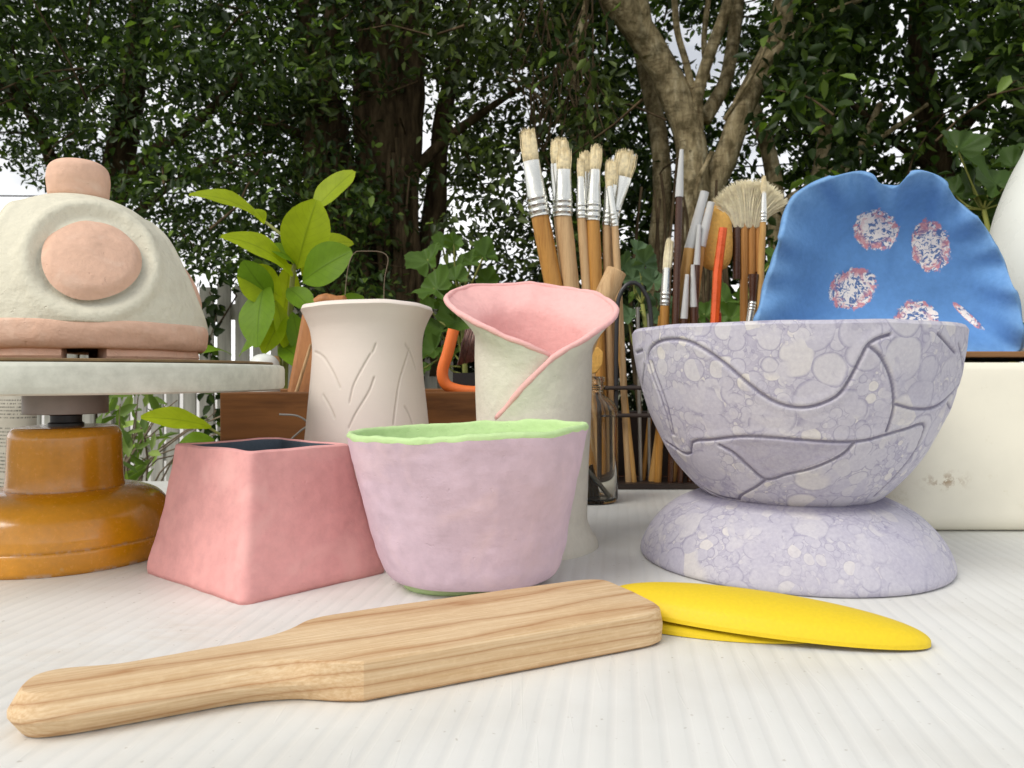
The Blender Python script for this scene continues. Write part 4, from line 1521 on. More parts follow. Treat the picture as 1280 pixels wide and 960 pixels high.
V, Fs = revolve([(8.4, 15.85), (9.0, 15.8), (9.35, 16.2), (9.5, 16.8), (9.45, 17.4), (9.32, 17.75), (9.0, 17.9)], 160, 30, lambda t_, r, z: (r + 0.12 * nz(math.sin(t_) * 3, math.cos(t_) * 3, z, 1.0), z + 0.15 * nz(math.sin(t_) * 2, math.cos(t_) * 2, 0, 1.2, 4)), True, True)
mesh_obj('base_band', V + dW, Fs, M['peach'], dp, sharp=None)
for k in range(4):
    a0 = vt + rad(1.5 + 90 * k + 9)
    a1 = vt + rad(1.5 + 90 * k + 81)
    rings = []
    for i in range(20):
        a = lerp(a0, a1, i / 19)
        rings.append([tuple((np.array([r * math.sin(a), -r * math.cos(a), z]) / 100) + dW) for r, z in ((6.2, 15.0), (8.6, 15.02), (8.8, 15.3), (8.7, 15.9), (6.2, 15.9))])
    MB().loft(rings).build('foot', M['peach'], dp, sharp=40)
V, Fs = revolve([(1.5, 27.75), (2.1, 27.85), (2.25, 28.6), (2.32, 29.4), (2.15, 30.2), (1.6, 30.65), (0.8, 30.75), (0.1, 30.75)], 80, 40, lambda t_, r, z: (r * (0.97 + 0.03 * nz(math.sin(t_), math.cos(t_), z * .3, 1.3, 2)), z), True, True)
mesh_obj('knob', V + dW, Fs, M['peach'], dp, sharp=None)

# ================================================================== NEWSPAPER
npz_ = MB()
V = []
for i in range(9):
    for j in range(9):
        px_, py_ = lerp(-70, 46, i / 8), lerp(494, 640, j / 8)
        p_ = P(px_, py_, 86 + 1.2 * math.sin(i * 0.8) + j * -0.5)
        V.append(p_)
o = mesh_obj('newspaper', V, grid_faces(9, 9), M['paper'])
sm = o.modifiers.new('thick', 'SOLIDIFY')
sm.thickness = 0.0015
tag(o, 'folded newspaper page propped up behind the amber wheel column', 'newspaper')

# ================================================================== WHITE BOX, BOARD, DISH, JAR
wb = None
cx0, cx1, d0, d1 = 33.6, 82.0, 67.0, 97.0
rings = []
for z_, ins, r_ in ((0.0, 1.3, 3.4), (0.10, 0.9, 3.6), (0.35, 0.45, 3.8), (0.8, 0.12, 4.0), *[(1.3 + .4 * k_, 0.0, 4.0) for k_ in range(31)], (14.3, 0.0, 4.0), (14.8, 0.08, 3.9), (15.06, 0.35, 3.6)):
    pts = roundpoly([(cx0 + ins, d0 + ins), (cx1 - ins, d0 + ins), (cx1 - ins, d1 - ins), (cx0 + ins, d1 - ins)], r_, 60, 9)
    rings.append([W(a, b, z_) for a, b in pts])
q = MB().loft(rings)
VV = np.array([tuple(v_) for v_ in q.V])
# rust marks where the photo shows them
rust = np.zeros(len(VV))
for (a, b, s_) in ((38.2, 4.6, 1.5), (36.5, 9.6, 0.7)):
    rust = np.maximum(rust, np.exp(-(((VV[:, 0] * 100 - a) / s_) ** 2 + (((VV[:, 2] - TZ) * 100 - b) / 0.6) ** 2)) * (VV[:, 1] < 0.68))
o = mesh_obj('white_tub', q.V, q.F, M['box'], sharp=50, origin=tuple(W(58, 82, 0)), attrs={'rust': rust})
tag(o, 'cream white stained tub with rounded edges under the blue dish', 'tub')
bd = thing('brown_board', 'thin brown board on the white tub under the blue dish', 'board', W(50, 80, 15.1))
bevel(MB().box(.30, .80, .675, .93, TZ + .1555, TZ + .1605).build('panel', M['board'], bd, flat=True), 0.001, 2)
for xx in (.36, .74):
    MB().box(xx, xx + .03, .69, .92, TZ + .1508, TZ + .1554).build('batten', M['batten'], bd, flat=True)

# blue ruffled dish
dsh = thing('blue_dish', 'ruffled blue clay dish standing upright with white flecked medallions', 'dish', W(36, 74, 16.05))
DD = 74.0
outl = [(945, 424), (950, 385), (964, 342), (977, 300), (985, 264), (1000, 240), (1030, 226), (1063, 216), (1084, 219), (1104, 231), (1119, 234), (1137, 219), (1158, 215), (1180, 227), (1199, 254), (1224, 275), (1241, 302), (1258, 336), (1270, 370), (1277, 400), (1279, 426), (1268, 441), (1215, 442.5), (1150, 442.5), (1080, 442.5), (1010, 442), (960, 439)]
cc = np.array([1108.0, 362.0])
oc = catmull(outl + [outl[0]], 241)[:-1]
nr = 70
nc = len(oc)
V = []
PX = []
for i in range(nr):
    q = i / (nr - 1)
    for j in range(nc):
        p_ = cc + (oc[j] - cc) * q
        a = math.atan2(oc[j][1] - cc[1], oc[j][0] - cc[0])
        curl = float(smooth(0.45, 1.0, q))
        up_ = float(smooth(0.35, -0.2, math.sin(a)))
        ruff = math.sin(a * 9 + 0.6) * 0.6 + math.sin(a * 19 + 2) * 0.5 + math.sin(a * 5 + 1) * 0.5
        dep = 79.0 - 3.6 * q ** 2.2 + 0.22 * nz(p_[0] * .012, p_[1] * .012, 0, 1, 2) - curl * (2.0 + 1.0 * ruff * float(smooth(.6, 1.0, q)))
        zc = (p_[1] - HY) * DD / F          # downwards from eye height, cm
        dep += -zc * 0.14                    # leaning back
        dep += 0.12 * nz(p_[0] * .03, p_[1] * .03, 0, 1, 4)
        dep -= 2.2 * float(smooth(0.75, 1.0, q)) * float(smooth(0.75, 1.0, math.sin(a)))
        V.append(((p_[0] - 640) / F * dep, dep, -(p_[1] - HY) / F * dep))
        PX.append((p_[0], p_[1]))
V = np.array(V)
# keep every vertex on the ray family of its own outline at real depth, resting on the board
V[:, 2] = 14 + V[:, 2]
V[:, 2] = np.maximum(V[:, 2], 16.12)
PX = np.array(PX)
spot = np.full(len(V), -1.0)
for (sx0, sy0, ra, rb_, an) in ((1095, 288, 29, 26, 0), (1163, 308, 25, 33, -10), (1066, 361, 32, 25, -25), (1146, 401, 28, 26, 0), (1211, 396, 27, 4.5, 42)):
    dx, dz = PX[:, 0] - sx0, PX[:, 1] - sy0
    can, san = math.cos(rad(an)), math.sin(rad(an))
    e = np.sqrt(((dx * can + dz * san) / ra) ** 2 + ((-dx * san + dz * can) / rb_) ** 2)
    spot = np.maximum(spot, 1 - e)
V[:, 1] += np.clip(spot, 0, 0.25) * 0.7
Vw = np.array([tuple(W(*p_)) for p_ in V])
o = mesh_obj('plate', Vw, grid_faces(nr, nc, True), M['blue'], dsh, sharp=None, attrs={'spot': spot, 'rimf': np.repeat(np.linspace(0, 1, nr) ** 9, nc)})
sm = o.modifiers.new('thick', 'SOLIDIFY')
sm.thickness = 0.006
sm.offset = -1
jr = thing('white_jar', 'tall white glazed jar with green bands at the right edge', 'jar', W(61.5, 83.5, 16.05))
jl = np.array(W(60.5, 83.5, 0))
V, Fs = revolve([(6.3, 16.06), (7.2, 16.1), (7.45, 16.5), (7.5, 19), (7.5, 24), (7.2, 28), (6.4, 32), (5.0, 36), (3.6, 39), (3.2, 41)], 96, 60, None, True, True)
mesh_obj('body', V + jl, Fs, M['white_glaze'], jr, sharp=None)
for z_ in (18.7, 17.2):
    V, Fs = revolve([(7.49, z_), (7.53, z_ + .1), (7.53, z_ + .7), (7.49, z_ + .8)], 96, 0, None, False)
    mesh_obj('green_band', V + jl, Fs, M['green_band'], jr, sharp=None)

# ================================================================== CRATE AND ITS CONTENTS
cr = thing('wooden_crate', 'open dark brown wooden crate behind the cream vase', 'crate', W(-15, 86, 0))
x0, x1, y0, y1 = -.300, -.012, .78, .96
h = TZ + .122
bevel(MB().box(x0, x1, y0, y0 + .012, TZ + .0005, h).build('front_panel', M['crate'], cr, flat=True), .0015, 2)
bevel(MB().box(x0, x1, y1 - .012, y1, TZ + .0005, h).build('back_panel', M['crate'], cr, flat=True), .0015, 2)
for xx in (x0 + .0002, x1 - .0122):
    bevel(MB().box(xx, xx + .012, y0 + .0125, y1 - .0125, TZ + .0005, h - .002).build('side_panel', M['crate'], cr, flat=True), .0015, 2)
MB().box(x0 + .013, x1 - .013, y0 + .0125, y1 - .0125, TZ + .001, TZ + .008).build('bottom_panel', M['crate'], cr, flat=True)

# leaning tan slab
q = [P(379, 378, 84), P(416, 380, 84), P(402, 520, 80.5), P(352, 520, 80.5)]
th_ = Vector((0, .012, 0))
o = mesh_obj('wooden_slab', q + [a + th_ for a in q], [(0, 3, 2, 1), (4, 5, 6, 7), (0, 1, 5, 4), (1, 2, 6, 5), (2, 3, 7, 6), (3, 0, 4, 7)], M['slab'], flat=True, origin=tuple(q[3]))
bevel(o, 0.005, 3)
tag(o, 'tan wooden slab leaning in the crate against the left of the cream vase', 'board')
mb = MB().tube([P(389, 430, 80.2), P(364, 512, 80.2)], [.0016, .0022], 8)
tag(mb.build('pale_stick', M['handle_raw']), 'thin pale modelling stick leaning on the tan slab in the crate', 'stick')
mb = MB()
pk = catmull([P(396, 380, 86.5), P(405, 375, 86.5), P(418, 379, 86.5), P(430, 386, 86.5), P(436, 470, 86.5)], 20)
mb.tube([Vector(a) for a in pk], [.007 + .003 * math.sin(i / 19 * 3.1) for i in range(20)], 12)
tag(mb.build('wooden_modelling_tool', M['slab']), 'rounded tan wooden tool handle showing above the rim of the cream vase', 'tool handle')
# bottles beyond the wheel disc
bo = thing('white_bottle', 'white round-topped plastic bottle behind the wheel disc', 'bottle', W(-29.0, 82, .8) + Vector((.016, .02, 0)))
bl = np.array(bo.location)
V, Fs = revolve([(1.55, 0.02), (1.6, 0.2), (1.6, 12.6)], 40, 0, None, True, True)
mesh_obj('body', V + bl, Fs, M['white_glaze'], bo, sharp=40)
V, Fs = revolve([(1.75, 12.62), (1.8, 13.6), (1.5, 14.7), (0.9, 15.3), (0.1, 15.5)], 40, 30, None, True, True)
mesh_obj('cap', V + bl, Fs, M['white_glaze'], bo, sharp=40)
bo = thing('orange_capped_bottle', 'tan-capped bottle beside the white bottle behind the wheel disc', 'bottle', W(-28.4, 88, .8) + Vector((-.0, .0, 0)))
bl = np.array(bo.location)
V, Fs = revolve([(1.5, 0.02), (1.5, 12.4)], 40, 0, None, True, True)
mesh_obj('body', V + bl, Fs, M['white_glaze'], bo, sharp=40)
V, Fs = revolve([(1.4, 12.42), (1.45, 14.9), (1.3, 15.3), (0.2, 15.4)], 40, 0, None, True, True)
mesh_obj('cap', M and V + bl, Fs, M['tan_cap'], bo, sharp=40)

# orange tool with coil of wire
ot = thing('orange_tool', 'orange hooked tool holding a coil of brown wire in the crate', 'tool', P(570, 490, 81))
mb = MB()
hk = catmull([P(567, 412, 81), P(560, 440, 81), P(553, 465, 81), P(558, 481, 81), P(575, 488, 81), P(600, 490, 81), (P(625, 490, 81))], 40)
mb.tube([Vector(a) for a in hk], .0062, 14, True)
mb.build('hook', M['orange_plastic'], ot)
mb = MB()
a0, a1 = P(583, 412, 82.5), P(573, 456, 82.5)
axis = (a1 - a0)
hx = []
sd = Vector((0.05, .0, .012)).normalized()
for i in range(17):
    c = a0 + sd * (i * 0.0019)
    mb.tube([c + Vector((0, .006 * math.sin(k / 5 * 3.14), 0)) * (-1) + axis * (k / 5) + Vector((random.uniform(-.0007, .0007), 0, 0)) for k in range(6)], .0013, 6)
mb.build('wire_coil', M['wire_coil'], ot)
mb = MB()
mb.box(P(566, 0, 83).x, P(620, 0, 83).x, .83, .842, P(0, 492, 83).z, P(0, 466, 83).z)
mb.build('spool', M['dark_metal'], ot, flat=True)

# thin wire hoop
mb = MB()
hw = catmull([P(428, 470, 92), P(432, 360, 92), P(440, 320, 92), P(455, 314, 92), P(484, 320, 92), P(480, 360, 92), P(482, 470, 92)], 60)
mb.tube([Vector(a) for a in hw], .0005, 6)
tag(mb.build('wire_hoop', M['twig']), 'thin grey wire hoop sticking up behind the cream vase', 'wire')
mb = MB()
hw = catmull([P(349, 518, 76.5), P(372, 520, 76.8), P(385, 530, 77), P(374, 540, 77), P(360, 555, 77.5), P(345, 590, 77.7)], 40)
mb.tube([Vector(a) for a in hw], .0011, 6)
tag(mb.build('bent_wire', M['rod']), 'bent silver wire in front of the crate above the pink box', 'wire')


# ================================================================== RACK, JAR, BRUSHES
rk = thing('tool_rack', 'dark slatted tool rack holding brushes and sticks at the back of the table', 'rack', W(22, 95.5, 0))
rx0, rx1, ry0, ry1 = .108, .345, .922, .992
MB().box(rx0, rx1, ry0, ry1, TZ + .0006, TZ + .007).build('tray', M['rack'], rk, flat=True)
for yy in (ry0 + .004, ry1 - .004):
    for zz in (.1235, .090):
        MB().tube([Vector((rx0, yy, TZ + zz)), Vector((rx1, yy, TZ + zz))], .0026, 10).build('rail', M['rack'], rk)
for xx in (rx0, rx1):
    for zz in (.1235, .090):
        MB().tube([Vector((xx, ry0 + .004, TZ + zz)), Vector((xx, ry1 - .004, TZ + zz))], .0025, 10).build('end_rail', M['rack'], rk)
    for yy in (ry0 + .004, ry1 - .004):
        MB().tube([Vector((xx, yy, TZ + .007)), Vector((xx, yy, TZ + .127))], .0034, 10).build('post', M['rack'], rk)
MB().box(rx0 + .005, rx1 - .005, ry1 - .0015, ry1 + .0005, TZ + .0075, TZ + .086).build('back_panel', M['rack'], rk, flat=True)

jx, jd = 8.7, 84.0
gj = thing('glass_bottle', 'clear glass bottle with a narrow neck beside the lily vase', 'bottle', W(jx, jd, 0.02))
gl = np.array(gj.location)
gp = [(2.4, 0.0), (2.85, 0.12), (3.0, 0.5), (3.0, 9.5), (2.95, 10.2), (2.5, 11.0), (1.6, 11.6), (1.35, 11.9), (1.35, 12.3), (1.6, 12.45), (1.6, 12.7), (1.4, 12.8), (1.4, 13.1), (1.55, 13.2), (1.55, 13.6), (1.35, 13.75), (1.2, 13.6), (1.15, 11.9), (1.5, 11.3), (2.3, 10.75), (2.72, 10.0), (2.75, 9.4), (2.75, 0.7), (2.5, 0.4), (0.1, 0.4)]
V, Fs = revolve(gp, 72, 0, None, True, True)
mesh_obj('glass', V + gl, Fs, M['glass'], gj, sharp=60)
mb = MB().tube([P(734, 588, 84), P(762, 622, 84)], .0028, 10)
tag(mb.build('glass_rod', M['rod']), 'silver rod leaning inside the clear glass bottle', 'rod')
mb = MB()
for i in range(5):
    mb.tube([P(727 + i * 3, 585 + random.uniform(-4, 6), 83.2 + i * .3), P(733 + i * 4, 626, 83.4 + i * .3)], .0022, 7)
tag(mb.build('wood_chips', M['handle_honey']), 'small bundle of yellow wood splints at the bottom of the glass bottle', 'splints')
mb = MB()
lf = [P(738, 436, 84), P(748, 434, 84), P(754, 440, 84), P(753, 455, 84), P(746, 466, 84), P(735, 468, 84)]
n6 = len(lf)
mb.loft([lf, [a + Vector((0, .004, 0)) for a in lf]])
o = bevel(mb.build('cork_stopper', M['sponge'], None, flat=True, origin=tuple(P(742, 468, 84))), .001, 2)
tag(o, 'pale yellow stopper in the neck of the clear glass bottle', 'stopper')


def section_tube(pts, wid, dep, side, n=14):
    """stack of elliptical sections along pts; side = direction of the wide axis"""
    rings = []
    for i, p_ in enumerate(pts):
        t_ = (pts[min(i + 1, len(pts) - 1)] - pts[max(i - 1, 0)]).normalized()
        u_ = (side - t_ * side.dot(t_)).normalized()
        v_ = t_.cross(u_)
        rings.append([p_ + u_ * (math.cos(a) * wid[i]) + v_ * (math.sin(a) * dep[i]) for a in (2 * math.pi * j / n for j in range(n))])
    return rings


def strands(mb, base, tip, w0, d0_, w1, d1_, n, r, curl=0.1, side=Vector((1, 0, 0)), seed=0, jit=0.1):
    rr_ = random.Random(seed)
    t_ = (tip - base).normalized()
    u_ = (side - t_ * side.dot(t_)).normalized()
    v_ = t_.cross(u_)
    ln = (tip - base).length
    for _ in range(n):
        while True:
            a, b = rr_.uniform(-1, 1), rr_.uniform(-1, 1)
            if a * a + b * b <= 1:
                break
        L = ln * (1 - jit * rr_.random() - 0.10 * (a * a))
        p0 = base + u_ * a * w0 + v_ * b * d0_
        p2 = base + t_ * L + u_ * (a * w1 + rr_.uniform(-1, 1) * w1 * 0.10) + v_ * b * d1_
        p1 = (p0 + p2) / 2 + u_ * a * w1 * curl
        mb.tube([p0, p1, p2], [r, r * .9, r * .35], 4, False)


def brush(name, label, cat, pts_px, d, w, mats, group, depth_k=0.4, end=None, lean=0.0, nst=90, handle_w=None, tipw=None, rings=3):
    """pts_px: bristle tip, ferrule top, ferrule bottom, foot of the handle (photo px); w: widths px there"""
    s = d / F / 100
    ds = (d - lean, d - lean * .7, d - lean * .5, d)
    p = [P(a, b, dd) for (a, b), dd in zip(pts_px, ds)]
    t_ = thing(name, label, cat, p[3], group)
    side = Vector((1, 0, 0))
    wt, wf, wb_, wh_ = [q * s / 2 for q in w]
    # handle
    q = catmull([tuple(p[2] + (p[2] - p[1]).normalized() * -0.003), tuple(lerp(p[2], p[3], .25)), tuple(lerp(p[2], p[3], .6)), tuple(p[3])], 18)
    hw_ = [wb_ * .96, wb_ * 1.0, wb_ * 1.02, wb_ * 1.0] + [lerp(wb_, wh_, (i - 4) / 13) for i in range(4, 18)]
    MB().loft(section_tube([Vector(a) for a in q], hw_, [x_ * .95 for x_ in hw_], side)).build('handle', M[mats[0]], t_, sharp=50)
    # ferrule: flat above, round below, with crimped rings
    n = 46
    fp, fw, fd = [], [], []
    for i in range(n):
        u = i / (n - 1)
        fp.append(lerp(p[1], p[2], u))
        k = float(smooth(0.0, 0.75, u))
        bul = 0.0
        if u > 0.66 and rings:
            bul = 0.13 * max(0, math.sin((u - 0.66) / 0.34 * math.pi * 2 * rings))
        fw.append(lerp(wf, wb_ * 1.06, k) * (1 + bul))
        fd.append(lerp(wf * depth_k, wb_ * 1.04, k) * (1 + bul))
    MB().loft(section_tube(fp, fw, fd, side)).build('ferrule', M[mats[1]], t_, sharp=60)
    # bristles
    mb = MB()
    tw = (tipw * s / 2) if tipw else wt
    core = [lerp(p[1], p[0], u) for u in (-.04, .2, .5, .75, .86)]
    mb.loft(section_tube(core, [wf * .9, wf * .95, lerp(wf, tw, .5) * .9, tw * .85, tw * .5], [wf * depth_k * .8, wf * depth_k * .9, wf * depth_k * .8, wf * depth_k * .55, wf * depth_k * .2], side))
    strands(mb, p[1] - (p[0] - p[1]).normalized() * .002, p[0], wf * .95, wf * depth_k * .9, tw, wf * depth_k * .7, nst, max(s * .55, .0004), .12, side, int(pts_px[0][0]), 0.16)
    mb.build('bristles', M[mats[2]], t_, sharp=None)
    return t_


G1 = 'hog bristle brushes in the rack'
HB = [
    ('wide hog bristle brush, leftmost of the hog brushes, on a thick honey handle', [(659, 158), (664, 201), (675, 271), (742, 606)], (21, 21, 23, 18), 'handle_honey', 94.5, 0.4),
    ('tall wide hog bristle brush standing behind a shorter one, second from the left', [(699, 170), (700, 205), (700, 271), (740, 606)], (24, 24, 17, 12), 'handle_raw', 97, 0.4),
    ('shorter hog bristle brush on a pale handle in front of a taller brush', [(706, 182), (705, 212), (704, 271), (742, 606)], (17, 18, 21, 15), 'handle_raw', 94.5, 0.5),
    ('narrow hog bristle brush with a dull copper ferrule', [(726, 196), (726, 221), (727, 273), (750, 606)], (10, 9, 12, 10), 'handle_raw', 94.5, 0.7),
    ('slim hog bristle brush on a honey handle, half hidden behind its neighbours', [(731, 187), (732, 215), (733, 277), (755, 606)], (14, 13, 10, 9), 'handle_honey', 97, 0.5),
    ('medium hog bristle brush on a honey handle, tip leaning right', [(746, 179), (744, 212), (741, 276), (757, 606)], (16, 13, 17, 12), 'handle_honey', 94.5, 0.6),
    ('hog bristle brush with a short squarish tip in front of the splayed brush', [(765, 197), (764, 231), (758, 282), (766, 606)], (17, 15, 11, 9), 'handle_raw', 95, 0.5),
    ('splayed wide hog bristle brush leaning right, rightmost of the hog brushes', [(784, 185), (778, 221), (766, 282), (760, 606)], (27, 23, 12, 10), 'handle_raw', 97.5, 0.35),
    ('small hog bristle brush with a stubby tip and slim long handle', [(761, 223), (762, 233), (769, 283), (786, 606)], (8, 8, 9, 8), 'handle_raw', 94, 0.8)]
for lab, pts, wds, hm, d, dk in HB:
    brush('hog_brush', lab, 'paint brush', pts, d, wds, (hm, 'ferrule', 'bristle'), G1, dk)

G2 = 'soft and capped brushes in the rack'
brush('mop_brush', 'soft white-haired mop brush with orange wood handle beside the tall dark brush', 'paint brush', [(838, 296), (834, 335), (831, 382), (822, 606)], 94, (16, 11, 12, 9), ('handle_honey', 'ferrule', 'hair'), G2, 0.8, tipw=10)
brush('detail_brush', 'small stiff-tipped brush standing in front of the white fan of hair', 'paint brush', [(955, 219), (955, 240), (954, 278), (938, 606)], 94, (7, 6, 8, 7), ('handle', 'ferrule', 'bristle'), G2, 0.8, tipw=6)
brush('lacquer_brush', 'glossy red-brown brush standing tip down beside the blue dish', 'paint brush', [(934, 425), (936, 408), (941, 377), (942, 343)], 94, (8, 9, 9, 13), ('handle_dark', 'ferrule', 'hair'), G2, 0.9, nst=20)
brush('lacquer_brush', 'dark brush standing tip down close against the blue dish edge', 'paint brush', [(944, 428), (945, 412), (949, 378), (950, 340)], 96, (7, 8, 9, 12), ('handle_dark', 'ferrule', 'hair'), G2, 0.9, nst=20)


def capped(label, p0, p1, p2, w0, w1, wh_, mat, d):
    s = d / F / 200
    a, b, c = P(*p0, d), P(*p1, d), P(*p2, d)
    t_ = thing('capped_brush', label, 'paint brush', c, G2)
    MB().tube([c, lerp(c, b, .5), b], [wh_ * s * .8, wh_ * s, wh_ * s], 12).build('handle', M[mat], t_, sharp=40)
    e = lerp(b, a, .12)
    MB().tube([lerp(b, c, .004), e, lerp(b, a, .75)], [w1 * s * .7, w1 * s * .6, w1 * s * .25], 10).build('bristles', M['hair'], t_, sharp=40)
    MB().tube([lerp(b, a, -.01), lerp(b, a, .06), a], [w1 * s * 1.05, w1 * s * 1.05, w0 * s], 14).build('cap', M['cap'], t_, sharp=50)
    return t_


capped('tall dark brown brush with a clear pointed cap, tallest in the rack', (852, 187), (849, 246), (838, 606), 5, 10, 9, 'handle_dark', 93.5)
capped('brush with a wide cloudy white cap leaning right on a tan handle', (881, 240), (862, 311), (815, 606), 11, 13, 14, 'handle', 95)
capped('cloudy-capped brush on a tan handle in front of the ochre sponge', (889, 253), (876, 308), (840, 606), 9, 12, 11, 'handle', 94.6)
capped('slim dark brush with a thin clear cap between the cloudy-capped brushes', (874, 281), (871, 331), (862, 606), 5, 8, 8, 'handle_dark', 94)
capped('short dark brush with a narrow clear cap low beside the tall brown brush', (859, 343), (855, 398), (850, 606), 5, 9, 9, 'handle_dark', 93.5)
capped('short dark brush with a clear cap just left of the orange stick', (866, 331), (867, 384), (870, 606), 5, 9, 10, 'handle_dark', 93.8)

# sponge on a stick
ss = thing('sponge_stick', 'ochre rounded sponge on a stick between the brushes', 'sponge', P(895, 606, 96.5), None)
mb = MB()
rings = []
s_ = 96.5 / F / 100
for i in range(18):
    u = i / 17
    y_ = lerp(256, 340, u)
    hw_ = 21 * (1 - abs(2 * u - 1) ** 3.2) ** 0.45 + 0.5
    c = P(894 + (u - .5) * 2, y_, 96.5)
    rings.append([c + Vector((math.copysign(abs(math.cos(a)) ** .7, math.cos(a)) * hw_ * s_, math.sin(a) * 13 * s_ * (hw_ / 21.5), 0)) for a in (2 * math.pi * j / 28 for j in range(28))])
mb.loft(rings[::-1]).build('sponge', M['sponge'], ss, sharp=None)
MB().tube([P(894, 338, 96.5), P(893, 606, 96.5)], .004, 10).build('stick', M['handle'], ss)
mb = MB().tube([P(904, 285, 93), P(897, 340, 93), P(882, 606, 93)], [.0052, .0056, .0056], 7)
tag(mb.build('orange_stick', M['orange'], sharp=20), 'faceted orange lacquered stick leaning in front of the ochre sponge', 'stick')
pn = thing('red_pencil', 'red pencil with a sharpened wood tip beside the orange stick', 'pencil', P(896, 606, 93.4))
MB().tube([P(897, 391, 93.4), P(897, 606, 93.4)], .0046, 6).build('barrel', M['red'], pn, sharp=20)
MB().tube([P(897.6, 380, 93.4), P(897, 391, 93.4)], [.0008, .0044], 12).build('tip', M['handle_raw'], pn)

# hake brush: row of bamboo tubes with a fan of goat hair
hk = thing('hake_brush', 'wide bamboo brush with a fanned tuft of cream hair', 'paint brush', P(930, 606, 96.5), None)
s_ = 96.5 / F / 100
for px_, yb, mat in ((921, 349, 'handle_dark'), (930, 606, 'bamboo'), (939.5, 344, 'bamboo'), (948.5, 344, 'bamboo')):
    MB().tube([P(px_, 280, 96.5), P(px_, yb, 96.5)], 5.1 * s_, 14).build('bamboo_tube', M[mat], hk)
mb = MB()
rnd = random.Random(4)
core = []
for k_, (yy, hw_, th__) in enumerate(((286, 18, .0046), (275, 20, .0046), (262, 25, .0046), (250, 31, .0040), (240, 35, .0030), (234, 32, .0012))):
    core.append([P(935.5, yy, 96.5) + Vector((math.cos(a) * hw_ * s_, math.sin(a) * th__, -0.0016 * (abs(math.cos(a)) ** 2) * k_)) for a in (2 * math.pi * j / 24 for j in range(24))])
mb.loft(core)
for i in range(2600):
    a = rnd.uniform(-1, 1)
    b = rnd.uniform(-1, 1)
    p0 = P(935 + a * 17.5, 284, 96.5 + b * 0.45)
    ln = rnd.uniform(0.84, 1.0)
    tx = 938 + a * 48 * ln + rnd.uniform(-3, 3)
    ty = 222 + 26 * abs(a) ** 2.4 + rnd.uniform(0, 6) + (1 - ln) * 60
    p2 = P(tx, ty, 96.5 + b * 1.3)
    p1 = P(936 + a * 27, lerp(284, ty, .5) - 3, 96.5 + b * .9)
    q = catmull([p0, p1, p2], 5)
    mb.tube([Vector(k) for k in q], [.0007, .0007, .0006, .0005, .0002], 3, False)
mb.build('hair_tuft', M['hair'], hk, sharp=None)

# other sticks in the rack
mb = MB()
cv = catmull([P(770, 520, 93), P(771, 400, 93), P(776, 366, 93), P(790, 353, 93), P(805, 364, 93), P(814, 400, 93), P(816, 520, 93)], 50)
mb.tube([Vector(a) for a in cv], .0027, 10)
tag(mb.build('bent_rod', M['dark_metal']), 'dark grey rod bent into a loop standing between the two brush groups', 'tool')
for lab, a, b, r_, mat, d in (
    ('thin tan dowel in the rack just right of the glass bottle', (771, 400), (793, 607), .0034, 'handle', 94),
    ('thin grey rod inside the dark loop in the rack', (797, 384), (801, 607), .0024, 'rod', 95),
    ('thin pale rod beside the mop brush in the rack', (811, 392), (812, 607), .0022, 'rod', 95.5),
    ('thick honey-coloured dowel behind the glass bottle', (758, 372), (762, 607), .0055, 'handle_honey', 96),
    ('slim honey dowel in the rack under the rim of the lilac pedestal bowl', (826, 395), (803, 607), .003, 'handle_honey', 96)):
    mb = MB().tube([P(*a, d), P(*b, d)], r_, 12)
    tag(mb.build('dowel', M[mat]), lab, 'stick', 'loose sticks in the rack')
mb = MB().tube([P(771, 338, 80), P(755, 372, 80), P(716, 470, 80)], 13 * 80 / F / 100, 22)
o = tag(bevel(mb.build('wooden_rod', M['handle_raw'], sharp=50), .001, 2), 'thick round tan wooden rod end sticking up behind the pink vase lip', 'rod')


# ================================================================== PLANTS
def leaf_grid(base, tip, width, nrm_, droop=0.12, fold=0.18, curl=0.0, nu=11, nv=7):
    ax_ = tip - base
    L = ax_.length
    t_ = ax_.normalized()
    n_ = (nrm_ - t_ * nrm_.dot(t_)).normalized()
    b_ = t_.cross(n_)
    V, U = [], []
    for i in range(nu):
        u = i / (nu - 1)
        wv_ = width * 0.5 * (math.sin(math.pi * min(u * .965 + .012, 1) ** 1.12) ** 0.72)
        for j in range(nv):
            v_ = j / (nv - 1) * 2 - 1
            wave = 0.03 * L * math.sin(u * 11 + v_ * 2) * abs(v_)
            p_ = base + t_ * (u * L) + b_ * (v_ * wv_) + n_ * (abs(v_) * wv_ * fold - droop * L * (u - .5) ** 2 * 4 * .5 + droop * L * .5 + wave * .4 + curl * L * math.sin(u * math.pi * 1.5) * .2)
            V.append(p_)
            U.append((u, j / (nv - 1)))
    return V, U, grid_faces(nu, nv)


def pot(t_, x_, d_, r_=0.065, h_=0.12, mat='pot'):
    z0 = 0.6805
    prof_ = [(r_ * 75, 0), (r_ * 78, .3), (r_ * 95, h_ * 85), (r_ * 104, h_ * 86), (r_ * 104, h_ * 100), (r_ * 96, h_ * 100), (r_ * 94, h_ * 88), (0.2, h_ * 87)]
    V, Fs = revolve(prof_, 48, 0, None, True, True)
    mesh_obj('pot', V + np.array((x_, d_, z0)), Fs, M[mat], t_, sharp=40)


